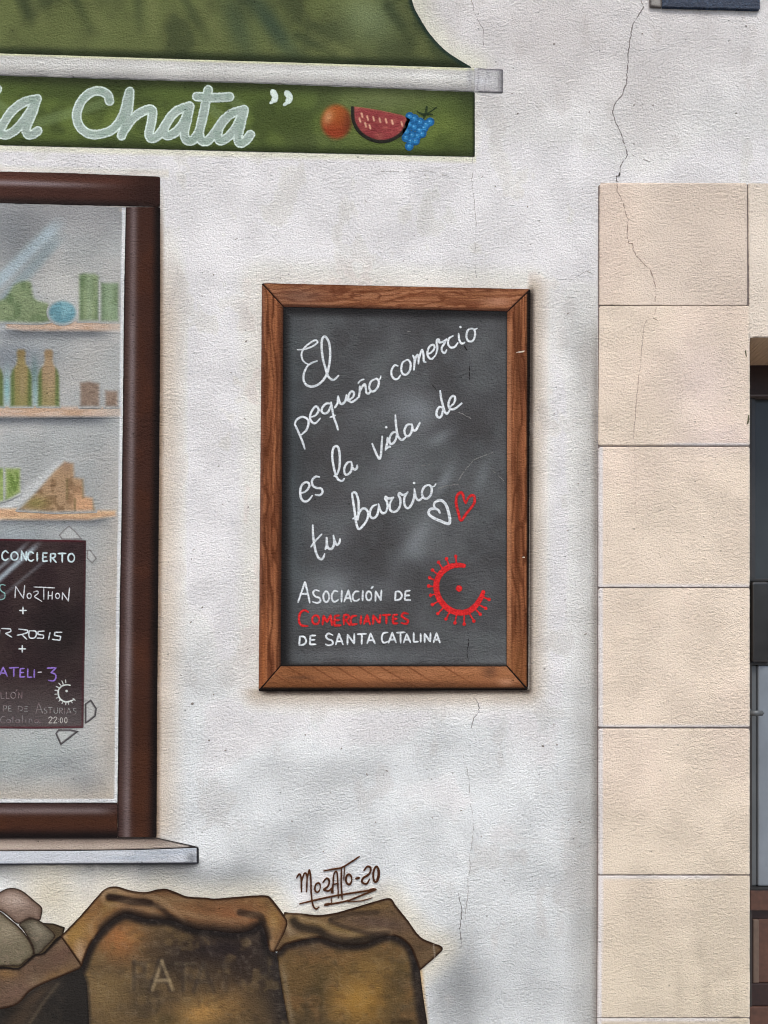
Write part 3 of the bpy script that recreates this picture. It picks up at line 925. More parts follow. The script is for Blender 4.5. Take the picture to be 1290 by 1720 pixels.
def soft(colf, w_=5.0):
    """airbrushed: fades into the glass paint towards its own edge"""
    def f(x, y, d):
        return mix(glass_col(x, y, d), colf(x, y, d), sm(0, w_ * 1.9, d) * .9)
    return f
ITEM_N = [0]
def mk_item(name, pts, colf, label, cat, group=None, soft_w=4.5, layer=2.2):
    ITEM_N[0] += 1
    layer += .03 * ITEM_N[0]
    o = shape(name, pts, soft(colf, soft_w), layer, PG, None, step=1.6, grow=1.8)
    return props(o, label, cat, group)
def shelf_col(x, y, d):
    r = full(x, c(208, 180, 160))
    r = mix(r, c(190, 150, 118), sm(.45, .65, fb(x, y, 30, 5, s=3)) * .6)
    return mix(r, c(190, 186, 182), sm(150, 205, x) * .6)
def shelf_low(x, y, d):
    return mix(full(x, c(204, 160, 124)), c(220, 180, 140), sm(.4, .6, fb(x, y, 20, 5, s=5)))
gS = 'shelves painted in the shop window'
mk_item('painted_shelf', [(8, 538), (100, 539), (204, 539), (204, 558), (40, 557), (10, 553)], shelf_col, 'top tan shelf in the painted window, holding green cans', 'shelf', gS, 4, 1.7)
mk_item('painted_shelf', [(-200, 680), (205, 682), (205, 701), (100, 702), (-200, 703)], shelf_col, 'middle tan shelf in the painted window, under the brown bottles', 'shelf', gS, 4, 1.7)
mk_item('painted_shelf', [(-200, 856), (30, 852), (196, 856), (196, 868), (150, 875), (-200, 874)], shelf_low, 'lowest tan shelf in the painted window, above the concert poster', 'shelf', gS, 4, 1.7)
def green(k):
    def f(x, y, d):
        r = full(x, c(132, 148, 108) if k != 1 else c(124, 146, 112))
        r = mix(r, c(96, 118, 78), sm(.45, .65, fb(x, y, 14, 20, s=90 + k)) * .7)
        if k < 2:
            x0, x1 = ((133, 168), (168, 201))[k]
            u = (x - x0) / (x1 - x0)
            r = mix(r, c(88, 112, 76), (np.exp(-((u - .12) / .1) ** 2) + np.exp(-((u - .95) / .08) ** 2)) * .7)
            r = mix(r, c(150, 168, 138), np.exp(-((u - .5) / .2) ** 2) * .5)
        return r
    return f
gC = 'cans painted on the top shelf'
mk_item('painted_can', [(131, 461), (140, 457), (160, 458), (168, 463), (168, 541), (131, 541)], green(0), 'taller green can on the top painted shelf', 'can', gC)
mk_item('painted_can', [(168, 473), (201, 474), (201, 542), (168, 542)], green(1), 'shorter green can at the right end of the top painted shelf', 'can', gC)
mk_item('painted_packet', smooth([(-20, 508), (6, 500), (22, 478), (40, 470), (54, 474), (60, 500), (84, 511), (86, 541), (20, 543), (-20, 538)], 5, True), green(3), 'dark green peaked heap beside the blue ball on the top painted shelf', 'packet')
def blu(x, y, d):
    r = full(x, c(98, 146, 160))
    return mix(r, c(132, 176, 186), sm(.45, .7, fb(x, y, 9, s=4)) * .6)
mk_item('painted_ball', ell(105, 525, 25, 21, 26), blu, 'small turquoise blue ball between green shapes on the top painted shelf', 'ball')
def bottle_col(cx, k):
    def f(x, y, d):
        u = np.abs(x - cx) / 17
        r = full(x, c(150, 132, 84) if k == 1 else c(170, 142, 108))
        r = mix(r, c(122, 124, 68), sm(620, 680, y) * .5)
        r = mix(r, c(92, 110, 58), sm(.5, .85, u) * .95)
        r = mix(r, c(120, 94, 60), sm(606, 596, y) * .4)
        return mix(r, c(188, 158, 128), blob(x, y, cx + 2, 650, 5, 26) * .4)
    return f
def bottle_pts(cx):
    R = [(6, 586), (9, 592), (8, 604), (9.5, 612), (16, 621), (19, 632), (19.5, 684)]
    return [(cx + a, b) for a, b in R] + [(cx - a, b) for a, b in R[::-1]]
gB = 'bottles painted on the middle shelf'
mk_item('painted_bottle', bottle_pts(-12), bottle_col(-12, 2), 'brown bottle cut by the left edge, on the middle painted shelf', 'bottle', gB, 3.5)
mk_item('painted_bottle', bottle_pts(36), bottle_col(36, 1), 'olive brown bottle in the middle of three on the painted shelf', 'bottle', gB, 3.5)
mk_item('painted_bottle', bottle_pts(82), bottle_col(82, 2), 'tan bottle with green edges, rightmost of three on the painted shelf', 'bottle', gB, 3.5)
def box_col(x, y, d):
    return mix(full(x, c(146, 124, 108)), c(120, 98, 84), sm(.4, .65, fb(x, y, 10, s=14)) * .6)
gK = 'small brown boxes painted on the middle shelf'
mk_item('painted_box', [(133, 641), (150, 639), (169, 643), (169, 685), (133, 685)], box_col, 'larger brown box right of the bottles on the middle painted shelf', 'box', gK)
mk_item('painted_box', [(175, 654), (200, 655), (200, 685), (175, 685)], box_col, 'smaller brown box at the right end of the middle painted shelf', 'box', gK)
def jar_col(x, y, d):
    return mix(full(x, c(150, 168, 100)), c(98, 126, 52), sm(.42, .62, fb(x, y, 9, 16, s=24)) * .8)
gJ = 'green jars painted on the lowest shelf'
mk_item('painted_jar', [(-25, 785), (9, 785), (9, 842), (-25, 850)], jar_col, 'pale green jar at the left edge of the lowest painted shelf', 'jar', gJ, 4)
mk_item('painted_jar', [(8, 785), (36, 785), (36, 828), (20, 838), (8, 842)], jar_col, 'bright green jar left of the brown pyramid on the lowest painted shelf', 'jar', gJ, 4)
def pyr_col(x, y, d):
    r = full(x, c(176, 142, 108))
    r = mix(r, c(132, 100, 70), sm(.45, .6, fb(x, y, 13, 15, s=33)) * .85)
    r = mix(r, c(216, 164, 124), sm(112, 135, x) * sm(800, 850, y) * .9)
    r = mix(r, c(128, 118, 62), blob(x, y, 60, 845, 22, 12) * .8)
    r = mix(r, c(150, 118, 92), blob(x, y, 112, 782, 10, 12) * .9)
    for (px_, y0, y1) in ((113, 805, 838), (140, 806, 835), (126, 838, 858), (158, 836, 858)):
        r = mix(r, c(122, 104, 66), sm(3, .5, dseg(x, y, (px_, y0), (px_, y1))[0]) * .7)
    return r
mk_item('painted_packet', [(28, 858), (60, 825), (90, 790), (108, 773), (126, 777), (127, 800), (142, 803), (144, 832), (158, 835), (162, 860), (90, 862)], pyr_col, 'brown pyramid of stacked packets on the lowest painted shelf', 'packets', None, 4.5)

# concert poster
pos = thing('concert_poster', 'dark maroon concert poster taped to the painted window', 'poster', (70, 1224))
def poster_col(x, y, d):
    n = fb(x, y, 40, s=61)
    r = full(x, c(50, 38, 40))
    r = mix(r, c(58, 46, 46), sm(.4, .7, n))
    r = mix(r, c(34, 30, 30), blob(x, y, 100, 1060, 50, 60) * .7)
    r = mix(r, c(92, 86, 86), sm(1120, 1215, y) * .75)
    r = mix(r, c(74, 26, 34), sm(5, 1, d) * .9 * (1 - sm(135, 143, x) * .6))
    for a, b, wd, k in (((75, 905), (-20, 990), 8, .85), ((55, 905), (-20, 972), 6, .5), ((90, 930), (0, 1005), 5, .3)):
        dd, t = dseg(x, y, a, b)
        r = mix(r, c(168, 182, 192), sm(wd, 0, dd) * k * sm(0, .3, t))
    return mix(r, c(120, 112, 110), sm(1.2, 0, d) * .5)
psh = shape('sheet', [(-160, 902), (60, 906), (145, 907.5), (143, 1060), (140.5, 1223), (60, 1224), (-160, 1222)], poster_col, 2.4, PD, pos, step=1.8)
def tape_col(x, y, d):
    r = mix(glass_col(x, y, d), c(196, 196, 194), .3)
    return mix(r, c(74, 70, 72), sm(4.2, 1.6, d) * .95)
def tape_faint(x, y, d):
    r = mix(glass_col(x, y, d), c(200, 200, 198), .5)
    return mix(r, c(112, 108, 108), sm(3.2, 1, d) * .75)
shape('tape', [(99, 899), (104, 893), (116, 882.5), (128, 893), (139, 906.5), (104, 906.5)], tape_faint, 2.1, PG, pos, step=1)
shape('tape', [(146, 924), (152, 923), (163, 938), (155, 947), (146, 938)], tape_faint, 2.1, PG, pos, step=1)
shape('tape', [(142.5, 1182), (153, 1174.5), (163, 1190), (161, 1203), (150, 1212), (142.5, 1216)], tape_col, 2.1, PG, pos, step=1)
shape('tape', [(93, 1232), (102, 1252), (133, 1228), (118, 1225), (98, 1225)], tape_col, 2.1, PG, pos, step=1)
Zp = T(0, 860, 4.097)
def ink(col, dim=.0, k=.75):
    def f(x, y, d):
        r = full(x, col)
        r = mix(r, poster_col(x, y, d), sm(1.0, 0, d) * .3 + dim * sm(.4, .65, fb(x, y, 5, s=2)))
        return r
    return f
strokes('painted_word', [Zp((58, 282), (38, 268), (18, 290), (18, 318), (36, 333), (58, 322)), Zp(*ell(102, 304, 24, 28)), Zp((150, 335), (150, 268)), Zp((150, 268), (183, 335)), Zp((183, 335), (183, 272)),
        Zp((232, 285), (212, 275), (195, 295), (197, 325), (215, 338), (234, 328)), Zp((258, 280), (258, 338)), Zp((326, 283), (297, 283)), Zp((297, 283), (297, 340)), Zp((297, 340), (328, 338)), Zp((297, 310), (322, 310)),
        Zp((350, 345), (350, 288)), Zp((350, 288), (378, 288), (382, 303), (372, 315), (352, 317)), Zp((360, 317), (388, 346)), Zp((402, 286), (456, 286)), Zp((430, 287), (430, 346)), Zp(*ell(492, 316, 22, 28))],
        ink(c(196, 216, 220)), 3.2, PL, psh, gap=7.5, width=3.0, step=.7)
strokes('painted_word', [Zp((38, 505), (12, 500), (0, 520), (12, 545), (34, 560), (34, 590), (12, 604), (-8, 598))], ink(c(128, 176, 172)), 3.2, PL, psh, gap=7.5, width=2.0, step=.7)
strokes('painted_word', [Zp((105, 592), (110, 512)), Zp((110, 512), (163, 595)), Zp((163, 595), (172, 505)), Zp(*ell(203, 578, 14, 18)), Zp((232, 552), (258, 545), (264, 560), (240, 582), (262, 598), (290, 616)),
        Zp((235, 516), (378, 523)), Zp((303, 520), (303, 602)), Zp((335, 546), (333, 602)), Zp((335, 576), (362, 576)), Zp((362, 548), (360, 602)), Zp(*ell(398, 578, 14, 18)),
        Zp((430, 606), (432, 555)), Zp((432, 555), (472, 614)), Zp((472, 614), (480, 522))], ink(c(210, 216, 220)), 3.2, PL, psh, gap=7.5, width=2.0, step=.7, rough=.25)
strokes('plus_sign', [Zp((137, 678), (184, 678)), Zp((160, 654), (160, 702))], ink(c(214, 224, 226)), 3.2, PL, psh, gap=7.5, width=2.6, step=.7)
strokes('plus_sign', [Zp((132, 942), (178, 942)), Zp((155, 920), (155, 964))], ink(c(214, 224, 226)), 3.2, PL, psh, gap=7.5, width=2.6, step=.7)
strokes('painted_word', [Zp((0, 812), (-4, 850)), Zp((12, 802), (72, 804)), Zp((72, 804), (76, 822), (40, 836)), Zp((40, 836), (84, 862)), Zp((130, 806), (190, 812)), Zp((190, 812), (192, 828), (155, 842)), Zp((155, 842), (120, 848)), Zp((150, 842), (186, 876)),
        Zp((205, 818), (244, 820), (252, 842), (240, 866), (208, 866), (200, 842), (206, 818)), Zp((306, 820), (264, 822)), Zp((264, 822), (262, 842)), Zp((262, 842), (302, 848)), Zp((302, 848), (300, 870)), Zp((300, 870), (256, 868)),
        Zp((346, 830), (336, 876)), Zp((428, 828), (380, 828)), Zp((380, 828), (376, 850)), Zp((376, 850), (420, 856)), Zp((420, 856), (414, 884)), Zp((414, 884), (362, 876))],
        ink(c(212, 222, 226)), 3.2, PL, psh, gap=7.5, width=2.3, step=.7, rough=.3)
strokes('painted_word', [Zp((0, 1122), (24, 1068)), Zp((24, 1068), (52, 1130)), Zp((8, 1108), (42, 1108)), Zp((66, 1073), (128, 1070)), Zp((97, 1073), (97, 1132)), Zp((170, 1077), (142, 1078)), Zp((142, 1078), (140, 1136)), Zp((140, 1136), (172, 1134)), Zp((142, 1106), (166, 1104)),
        Zp((193, 1080), (192, 1137)), Zp((192, 1137), (222, 1137)), Zp((238, 1084), (237, 1139)), Zp((328, 1074), (388, 1072)), Zp((388, 1072), (352, 1106)), Zp((352, 1106), (380, 1116), (386, 1140), (370, 1162), (335, 1158))],
        ink(c(138, 112, 196)), 3.2, PL, psh, gap=7.5, width=2.6, step=.7)
strokes('hyphen', [Zp((262, 1104), (288, 1102))], ink(c(206, 206, 214)), 3.2, PL, psh, gap=7.5, width=2, step=.7)
gl = c(136, 130, 130)
strokes('small_word', [Zp((8, 1240), (10, 1283)), Zp((10, 1283), (32, 1283)), Zp((45, 1240), (45, 1283)), Zp((45, 1283), (66, 1283)), Zp(*ell(93, 1262, 17, 21)), Zp((120, 1222), (110, 1236)), Zp((130, 1283), (130, 1242)), Zp((130, 1242), (152, 1283)), Zp((152, 1283), (153, 1238))], ink(gl, .4), 3.2, PL, psh, gap=7.5, width=1.3, step=.6, rough=.2)
strokes('small_word', [Zp((-8, 1340), (-10, 1372)), Zp((25, 1372), (25, 1332)), Zp((25, 1332), (46, 1336), (44, 1352), (26, 1356)), Zp((82, 1334), (62, 1334)), Zp((62, 1334), (60, 1370)), Zp((60, 1370), (82, 1370)), Zp((61, 1352), (78, 1352)),
        Zp((128, 1336), (126, 1370)), Zp((126, 1336), (152, 1342), (154, 1362), (128, 1371)), Zp((192, 1338), (168, 1338)), Zp((168, 1354), (190, 1354)), Zp((168, 1371), (192, 1371)),
        Zp((248, 1388), (268, 1312)), Zp((268, 1312), (296, 1386)), Zp((255, 1362), (288, 1360)), Zp((325, 1348), (308, 1350), (308, 1362), (324, 1370), (320, 1384), (304, 1384)), Zp((332, 1346), (362, 1346)), Zp((347, 1347), (346, 1386)),
        Zp((374, 1346), (374, 1376), (385, 1386), (398, 1376), (398, 1346)), Zp((412, 1388), (412, 1348)), Zp((412, 1348), (430, 1352), (428, 1364), (412, 1368)), Zp((416, 1368), (434, 1388)), Zp((446, 1348), (446, 1388)),
        Zp((460, 1390), (475, 1348)), Zp((475, 1348), (492, 1390)), Zp((465, 1376), (488, 1376)), Zp((526, 1352), (508, 1352), (508, 1366), (524, 1374), (520, 1390), (502, 1390))], ink(c(142, 148, 146), .35), 3.2, PL, psh, gap=7.5, width=1.35, step=.6, rough=.2)
strokes('small_word', [Zp((38, 1408), (18, 1408), (6, 1428), (14, 1450), (38, 1450)), Zp(*ell(60, 1438, 12, 12)), Zp((73, 1428), (76, 1450)), Zp((92, 1402), (90, 1450)), Zp((80, 1420), (106, 1418)), Zp(*ell(122, 1438, 11, 12)), Zp((134, 1428), (138, 1450)),
        Zp((156, 1398), (156, 1450)), Zp((180, 1426), (180, 1450)), Zp((202, 1450), (204, 1428), (218, 1426), (224, 1450)), Zp(*ell(252, 1440, 12, 11)), Zp((266, 1430), (272, 1450), (286, 1448))], ink(c(128, 128, 130), .4), 3.2, PL, psh, gap=7.5, width=1.2, step=.6, rough=.2)
strokes('small_word', [Zp((334, 1420), (348, 1410), (360, 1420), (336, 1452)), Zp((336, 1452), (362, 1451)), Zp((370, 1420), (382, 1410), (393, 1420), (370, 1452)), Zp((370, 1452), (394, 1451)), Zp((404, 1424), (404, 1426)), Zp((404, 1442), (404, 1444)), Zp(*ell(424, 1433, 8, 18)), Zp(*ell(455, 1433, 9, 18))],
        ink(c(190, 192, 186), .1), 3.2, PL, psh, gap=7.5, width=1.5, step=.6, rough=.2)
arc_p = smooth(Zp((484, 1192), (445, 1190), (412, 1212), (402, 1245), (415, 1285), (450, 1306), (490, 1300), (512, 1288)), 4)
cen = Zp((460, 1240))[0]
tk = []
for a in list(range(-95, -280, -19)) + list(range(-280, -325, -19)):
    ca, sa = math.cos(math.radians(a)), math.sin(math.radians(a))
    tk.append(([(cen[0] + 14 * ca, cen[1] + 15.5 * sa), (cen[0] + 20 * ca, cen[1] + 21 * sa)], 1.8))
strokes('ring_emblem', [(arc_p, 2.8), ([Zp((460, 1232))[0]], 6)] + tk, ink(c(206, 214, 210)), 3.2, PL, psh, step=.7, rough=.35, n=1)

# ------------------------------------------------------------------ painted chalkboard
cb = thing('chalkboard', 'grey chalkboard in a wooden frame with white handwriting and a red ring emblem', 'chalkboard', (662, 1160))
def board_col(x, y, d):
    n = fb(x, y, 90, s=101)
    n2 = fb(x, y, 30, s=103)
    r = full(x, c(80, 80, 82))
    r = mix(r, c(98, 100, 102), sm(.48, .72, n) * .8)
    r = mix(r, c(68, 66, 67), sm(.5, .3, n) * .6)
    r = mix(r, c(92, 96, 97), sm(.5, .7, n2) * .35)
    for bx, by, rx, ry, an, k in ((700, 690, 40, 34, 0, .6), (560, 985, 28, 30, 0, .55), (655, 800, 60, 40, -30, .4), (700, 905, 50, 14, -55, .5), (745, 810, 30, 9, -60, .6),
                                  (740, 735, 22, 10, -30, .5), (560, 900, 40, 50, 0, .3), (640, 690, 60, 26, -20, .25), (700, 930, 18, 18, 0, .4), (810, 800, 10, 30, 20, .4), (600, 1100, 120, 12, 0, .3), (640, 990, 40, 20, 0, .25)):
        r = mix(r, c(138, 143, 148), blob(x, y, bx, by, rx, ry, an) * k)
    r = mix(r, c(60, 72, 76), blob(x, y, 490, 800, 22, 330) * .35)
    r = mix(r, c(52, 50, 52), blob(x, y, 600, 930, 60, 30) * .25 + blob(x, y, 780, 545, 90, 20) * .3)
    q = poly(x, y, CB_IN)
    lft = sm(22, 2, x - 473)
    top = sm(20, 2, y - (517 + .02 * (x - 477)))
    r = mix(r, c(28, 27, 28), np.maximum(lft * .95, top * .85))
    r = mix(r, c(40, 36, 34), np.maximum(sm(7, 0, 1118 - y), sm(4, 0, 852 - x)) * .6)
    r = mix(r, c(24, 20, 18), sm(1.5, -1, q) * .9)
    return r * .97
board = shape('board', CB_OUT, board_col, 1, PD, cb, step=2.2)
def grain_h(x, y, d, k):
    w_ = fb(x, y, 90, 26, s=120 + k)
    g1 = .5 + .5 * np.sin((y * .55 + w_ * 34 + .03 * x))
    g2 = fb(x, y, 55, 2.6, s=130 + k, o=3)
    r = full(x, c(144, 94, 64))
    r = mix(r, c(168, 116, 86), sm(.5, .7, g2) * .7)
    r = mix(r, c(108, 62, 42), sm(.5, .3, g2) * .6)
    r = mix(r, c(98, 52, 32), sm(.66, 1, g1) * .65)
    return r
def grain_v(x, y, d, k):
    w_ = fb(x, y, 24, 130, s=140 + k)
    g1 = .5 + .5 * np.sin((x * .62 + w_ * 22))
    g2 = fb(x, y, 2.8, 70, s=150 + k, o=3)
    r = full(x, c(134, 82, 54))
    r = mix(r, c(160, 104, 70), sm(.5, .7, g2) * .7)
    r = mix(r, c(92, 52, 34), sm(.5, .32, g2) * .6)
    r = mix(r, c(80, 42, 25), sm(.6, 1, g1) * .65)
    return r
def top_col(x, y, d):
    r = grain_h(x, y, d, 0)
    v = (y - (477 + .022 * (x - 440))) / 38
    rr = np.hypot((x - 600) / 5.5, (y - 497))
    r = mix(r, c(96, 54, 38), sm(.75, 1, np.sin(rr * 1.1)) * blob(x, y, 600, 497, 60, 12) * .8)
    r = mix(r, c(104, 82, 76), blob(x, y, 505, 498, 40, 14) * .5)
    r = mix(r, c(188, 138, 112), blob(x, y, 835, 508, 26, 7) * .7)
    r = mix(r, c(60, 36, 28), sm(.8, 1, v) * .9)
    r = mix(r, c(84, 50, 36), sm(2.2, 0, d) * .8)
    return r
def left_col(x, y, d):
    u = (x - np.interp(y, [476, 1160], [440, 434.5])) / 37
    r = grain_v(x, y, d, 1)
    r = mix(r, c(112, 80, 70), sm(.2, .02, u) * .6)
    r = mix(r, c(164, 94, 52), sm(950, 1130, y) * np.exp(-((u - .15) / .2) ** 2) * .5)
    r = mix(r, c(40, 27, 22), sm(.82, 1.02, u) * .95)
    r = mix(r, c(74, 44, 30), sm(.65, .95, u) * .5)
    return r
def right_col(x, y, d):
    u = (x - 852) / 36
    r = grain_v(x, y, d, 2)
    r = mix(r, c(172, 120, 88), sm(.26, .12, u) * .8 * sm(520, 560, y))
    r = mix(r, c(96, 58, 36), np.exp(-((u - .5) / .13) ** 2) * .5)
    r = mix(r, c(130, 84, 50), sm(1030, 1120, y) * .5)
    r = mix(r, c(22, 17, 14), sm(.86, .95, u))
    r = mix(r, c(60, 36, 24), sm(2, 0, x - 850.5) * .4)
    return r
def low_col(x, y, d):
    v = (y - 1118) / 40
    r = full(x, c(148, 98, 66))
    r = mix(r, c(166, 112, 78), sm(.4, .7, fb(x, y, 60, 8, s=170)) * .7)
    r = mix(r, c(98, 60, 38), sm(.5, .9, v) * .85)
    r = mix(r, c(122, 76, 46), sm(620, 480, x) * .5)
    for i, ccx in enumerate((455, 498, 540, 580, 618, 655, 700, 760)):
        # slanting growth arcs
        xx = ccx + (v * 62) + 9 * v * v + 4 * fb(x, y, 20, s=180 + i)
        r = mix(r, c(104, 60, 36), np.exp(-((x - xx + 20) / 2.2) ** 2) * (.9 - .5 * v) * (v > 0))
    r = mix(r, c(84, 56, 42), blob(x, y, 822, 1128, 12, 12) * .6 + blob(x, y, 505, 1138, 22, 3) * .6 + blob(x, y, 700, 1150, 80, 4) * .3)
    r = mix(r, c(184, 136, 106), blob(x, y, 850, 1146, 14, 6) * .7)
    r = mix(r, c(20, 15, 12), sm(.86, .98, v))
    r = mix(r, c(74, 46, 32), sm(.08, 0, v) * .8)
    return r
g = .9
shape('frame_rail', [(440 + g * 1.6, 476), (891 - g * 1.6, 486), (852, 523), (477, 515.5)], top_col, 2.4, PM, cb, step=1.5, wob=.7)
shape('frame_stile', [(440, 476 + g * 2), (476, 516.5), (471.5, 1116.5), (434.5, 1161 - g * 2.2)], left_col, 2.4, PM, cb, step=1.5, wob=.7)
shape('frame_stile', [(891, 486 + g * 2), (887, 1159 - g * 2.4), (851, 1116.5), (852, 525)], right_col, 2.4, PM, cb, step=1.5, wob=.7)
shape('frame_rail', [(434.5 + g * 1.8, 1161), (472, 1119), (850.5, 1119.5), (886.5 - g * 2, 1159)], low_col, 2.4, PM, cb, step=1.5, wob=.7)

def chalk(x, y, d):
    r = full(x, c(216, 219, 223))
    r = mix(r, c(188, 194, 200), sm(.5, .7, fb(x, y, 6, s=7)) * .5)
    return mix(r, c(150, 155, 160), sm(.7, 0, d) * .4)
Z2 = T(420, 460, 4.962)
Z3 = T(640, 460, 4.778)
Z4 = T(420, 700, 4.962)
Z5 = T(640, 700, 4.778)
Z6 = T(420, 940, 4.962)
Z7 = T(640, 900, 4.778)
WK = 1.17
def words(name, lst, width, col=chalk, mat=PL, seed=1, layer=1.9, gap=12.5, **kw):
    lst = [(q[0], q[1] * WK) if isinstance(q, tuple) else q for q in lst]
    return strokes(name, lst, col, layer, mat, board, step=.75, width=width * WK, seed=seed, gap=gap, **kw)
words('handwritten_word', [(Z2((395, 633), (435, 632), (480, 622), (530, 600), (562, 572), (548, 554), (510, 570), (455, 615), (430, 665), (437, 715), (465, 745), (485, 752)), 2.6),
                      Z2((558, 728), (520, 742), (480, 768), (450, 830), (448, 890), (475, 930), (520, 941), (570, 922), (615, 880), (642, 830), (658, 770), (668, 680), (662, 590), (640, 537), (618, 524), (600, 552), (597, 620), (606, 700), (626, 780), (645, 840), (668, 875), (695, 885), (717, 870), (737, 850))], 3.5, seed=2)
words('handwritten_word', [
    Z4((372, 62), (400, 120), (430, 190), (457, 268)), Z4((372, 65), (390, 25), (435, 2), (478, 20), (487, 60), (470, 110), (430, 150)),
    Z2((505, 1195), (545, 1180), (572, 1140), (560, 1110), (535, 1115), (508, 1160), (500, 1205), (520, 1240), (550, 1243), (585, 1205)),
    Z2((668, 1082), (635, 1083), (602, 1118), (598, 1150), (625, 1166), (655, 1145), (678, 1085)), Z2((676, 1072), (685, 1130), (700, 1200), (722, 1262), (733, 1300)), (Z2((668, 1196), (712, 1180)), 2.5),
    Z2((706, 1116), (728, 1080), (735, 1020)), Z2((735, 1022), (748, 1074), (770, 1085), (795, 1058), (803, 1012)), Z2((803, 1012), (812, 1050), (832, 1064)),
    Z2((830, 1048), (858, 1028), (866, 995), (847, 980), (824, 1008), (822, 1045), (842, 1070), (875, 1055), (902, 1030)),
    Z2((915, 938), (914, 985), (906, 1030)), Z2((908, 1000), (930, 950), (955, 920), (965, 955), (970, 992), (990, 998), (1010, 972)), (Z2((902, 912), (922, 890), (950, 880)), 2.6),
    Z2((1042, 880), (1008, 898), (993, 945), (1006, 978), (1035, 978), (1064, 945), (1074, 902), (1056, 876), (1036, 882)), (Z2((1066, 884), (1084, 876), (1091, 850)), 2)], 3.3, seed=3)
words('handwritten_word', [
    Z3((135, 740), (110, 735), (86, 770), (85, 815), (108, 845), (135, 843), (156, 815)),
    Z3((196, 695), (170, 720), (162, 770), (175, 804), (204, 808), (231, 775), (237, 720), (216, 692), (194, 697)),
    Z3((255, 655), (268, 690), (264, 772)), Z3((266, 735), (278, 678), (292, 650), (301, 675), (300, 722)), Z3((302, 695), (316, 640), (330, 612), (340, 650), (344, 700), (358, 710)),
    Z3((374, 645), (402, 632), (428, 600), (424, 574), (400, 575), (378, 605), (372, 645), (385, 676), (410, 683), (440, 650)),
    Z3((440, 650), (452, 600), (446, 555), (450, 530), (464, 530), (468, 552), (498, 545), (525, 525)), Z3((525, 525), (508, 560), (488, 592), (490, 622), (510, 637), (526, 612)),
    Z3((577, 500), (546, 520), (538, 565), (560, 592), (590, 588), (616, 555)), Z3((622, 480), (628, 530), (645, 560), (670, 553)), (Z3((637, 427), (638, 428)), 4.8),
    Z3((727, 440), (700, 450), (685, 490), (692, 530), (720, 545), (745, 525), (755, 480), (745, 446), (722, 442)), (Z3((745, 452), (772, 438)), 2)], 3.1, seed=4)
words('handwritten_word', [
    Z4((425, 638), (465, 622), (492, 585), (490, 556), (465, 546), (432, 570), (418, 620), (426, 680), (455, 708), (490, 695), (518, 658)),
    Z4((577, 503), (547, 500), (518, 530), (522, 573), (555, 594), (594, 600), (604, 630), (580, 655), (546, 650)),
    Z4((702, 495), (725, 480), (745, 420), (748, 330), (737, 262), (715, 246), (692, 270), (685, 340), (700, 430), (720, 500), (743, 530), (770, 535), (784, 518)),
    Z4((842, 375), (810, 385), (786, 430), (790, 475), (815, 482), (843, 450), (850, 390)), Z4((845, 376), (855, 425), (873, 442), (890, 430), (893, 405)),
    Z4((1018, 225), (1042, 285), (1075, 350), (1090, 320), (1097, 240), (1102, 165)),
    Z5((52, 168), (50, 205), (36, 268)), Z5((38, 262), (60, 242), (75, 242)), (Z5((41, 85), (42, 86)), 5.2),
    Z5((124, 124), (92, 130), (68, 172), (73, 215), (96, 214), (120, 178), (126, 130)), Z5((115, -12), (120, 60), (128, 125), (145, 172), (170, 187), (198, 166)),
    Z5((244, 62), (210, 66), (188, 106), (195, 146), (220, 156), (244, 122), (250, 66)), Z5((248, 60), (256, 104), (275, 110), (293, 85), (312, 48)),
    Z3((496, 1078), (468, 1070), (446, 1105), (448, 1140), (470, 1154), (489, 1130), (497, 1078)), Z3((475, 940), (482, 1000), (498, 1060), (514, 1110), (530, 1124), (552, 1092)),
    Z3((556, 1066), (585, 1038), (595, 1000), (580, 980), (556, 1000), (541, 1045), (551, 1080), (580, 1088), (612, 1070), (646, 1040))], 3.4, seed=5)
words('handwritten_word', [
    Z4((523, 905), (525, 980), (535, 1060), (550, 1130), (570, 1175), (595, 1188), (613, 1168), (621, 1145)), (Z4((507, 1085), (550, 1030), (598, 978)), 2.8),
    Z4((628, 1105), (640, 1065), (638, 1008)), Z4((637, 1008), (642, 1070), (657, 1100), (685, 1096), (702, 1050), (695, 990)), Z4((695, 990), (705, 1035), (725, 1068), (745, 1048), (749, 1020)),
    Z4((868, 632), (851, 640), (858, 700), (872, 790), (882, 870), (903, 935), (940, 910), (974, 860), (985, 805), (962, 768), (930, 772), (903, 815), (888, 850)), Z4((862, 628), (884, 640), (903, 700), (905, 790), (897, 860)), (Z4((856, 852), (882, 836)), 2.4),
    Z4((1053, 733), (1020, 750), (998, 800), (1006, 836), (1035, 844), (1063, 810), (1074, 735)), Z4((1070, 728), (1085, 780), (1106, 805), (1132, 797)),
    Z4((1132, 797), (1146, 750), (1140, 708), (1126, 682), (1132, 668), (1150, 682), (1178, 680), (1196, 672)),
    Z5((95, 655), (74, 692), (72, 745), (100, 765), (130, 753), (152, 715), (155, 665), (141, 630), (149, 612), (166, 626), (195, 624), (214, 606)),
    Z5((212, 608), (187, 655), (190, 710), (214, 735), (240, 713), (262, 660), (268, 600)), Z5((268, 580), (275, 630), (290, 664), (310, 670), (332, 648)), (Z5((265, 532), (266, 533)), 5),
    Z5((378, 548), (346, 565), (328, 610), (340, 650), (370, 657), (400, 625), (407, 578), (392, 552), (370, 550)), (Z5((400, 562), (424, 560), (440, 538)), 2.2)], 3.5, seed=6)
def caps(Z, spec):
    return [Z(*s) for s in spec]
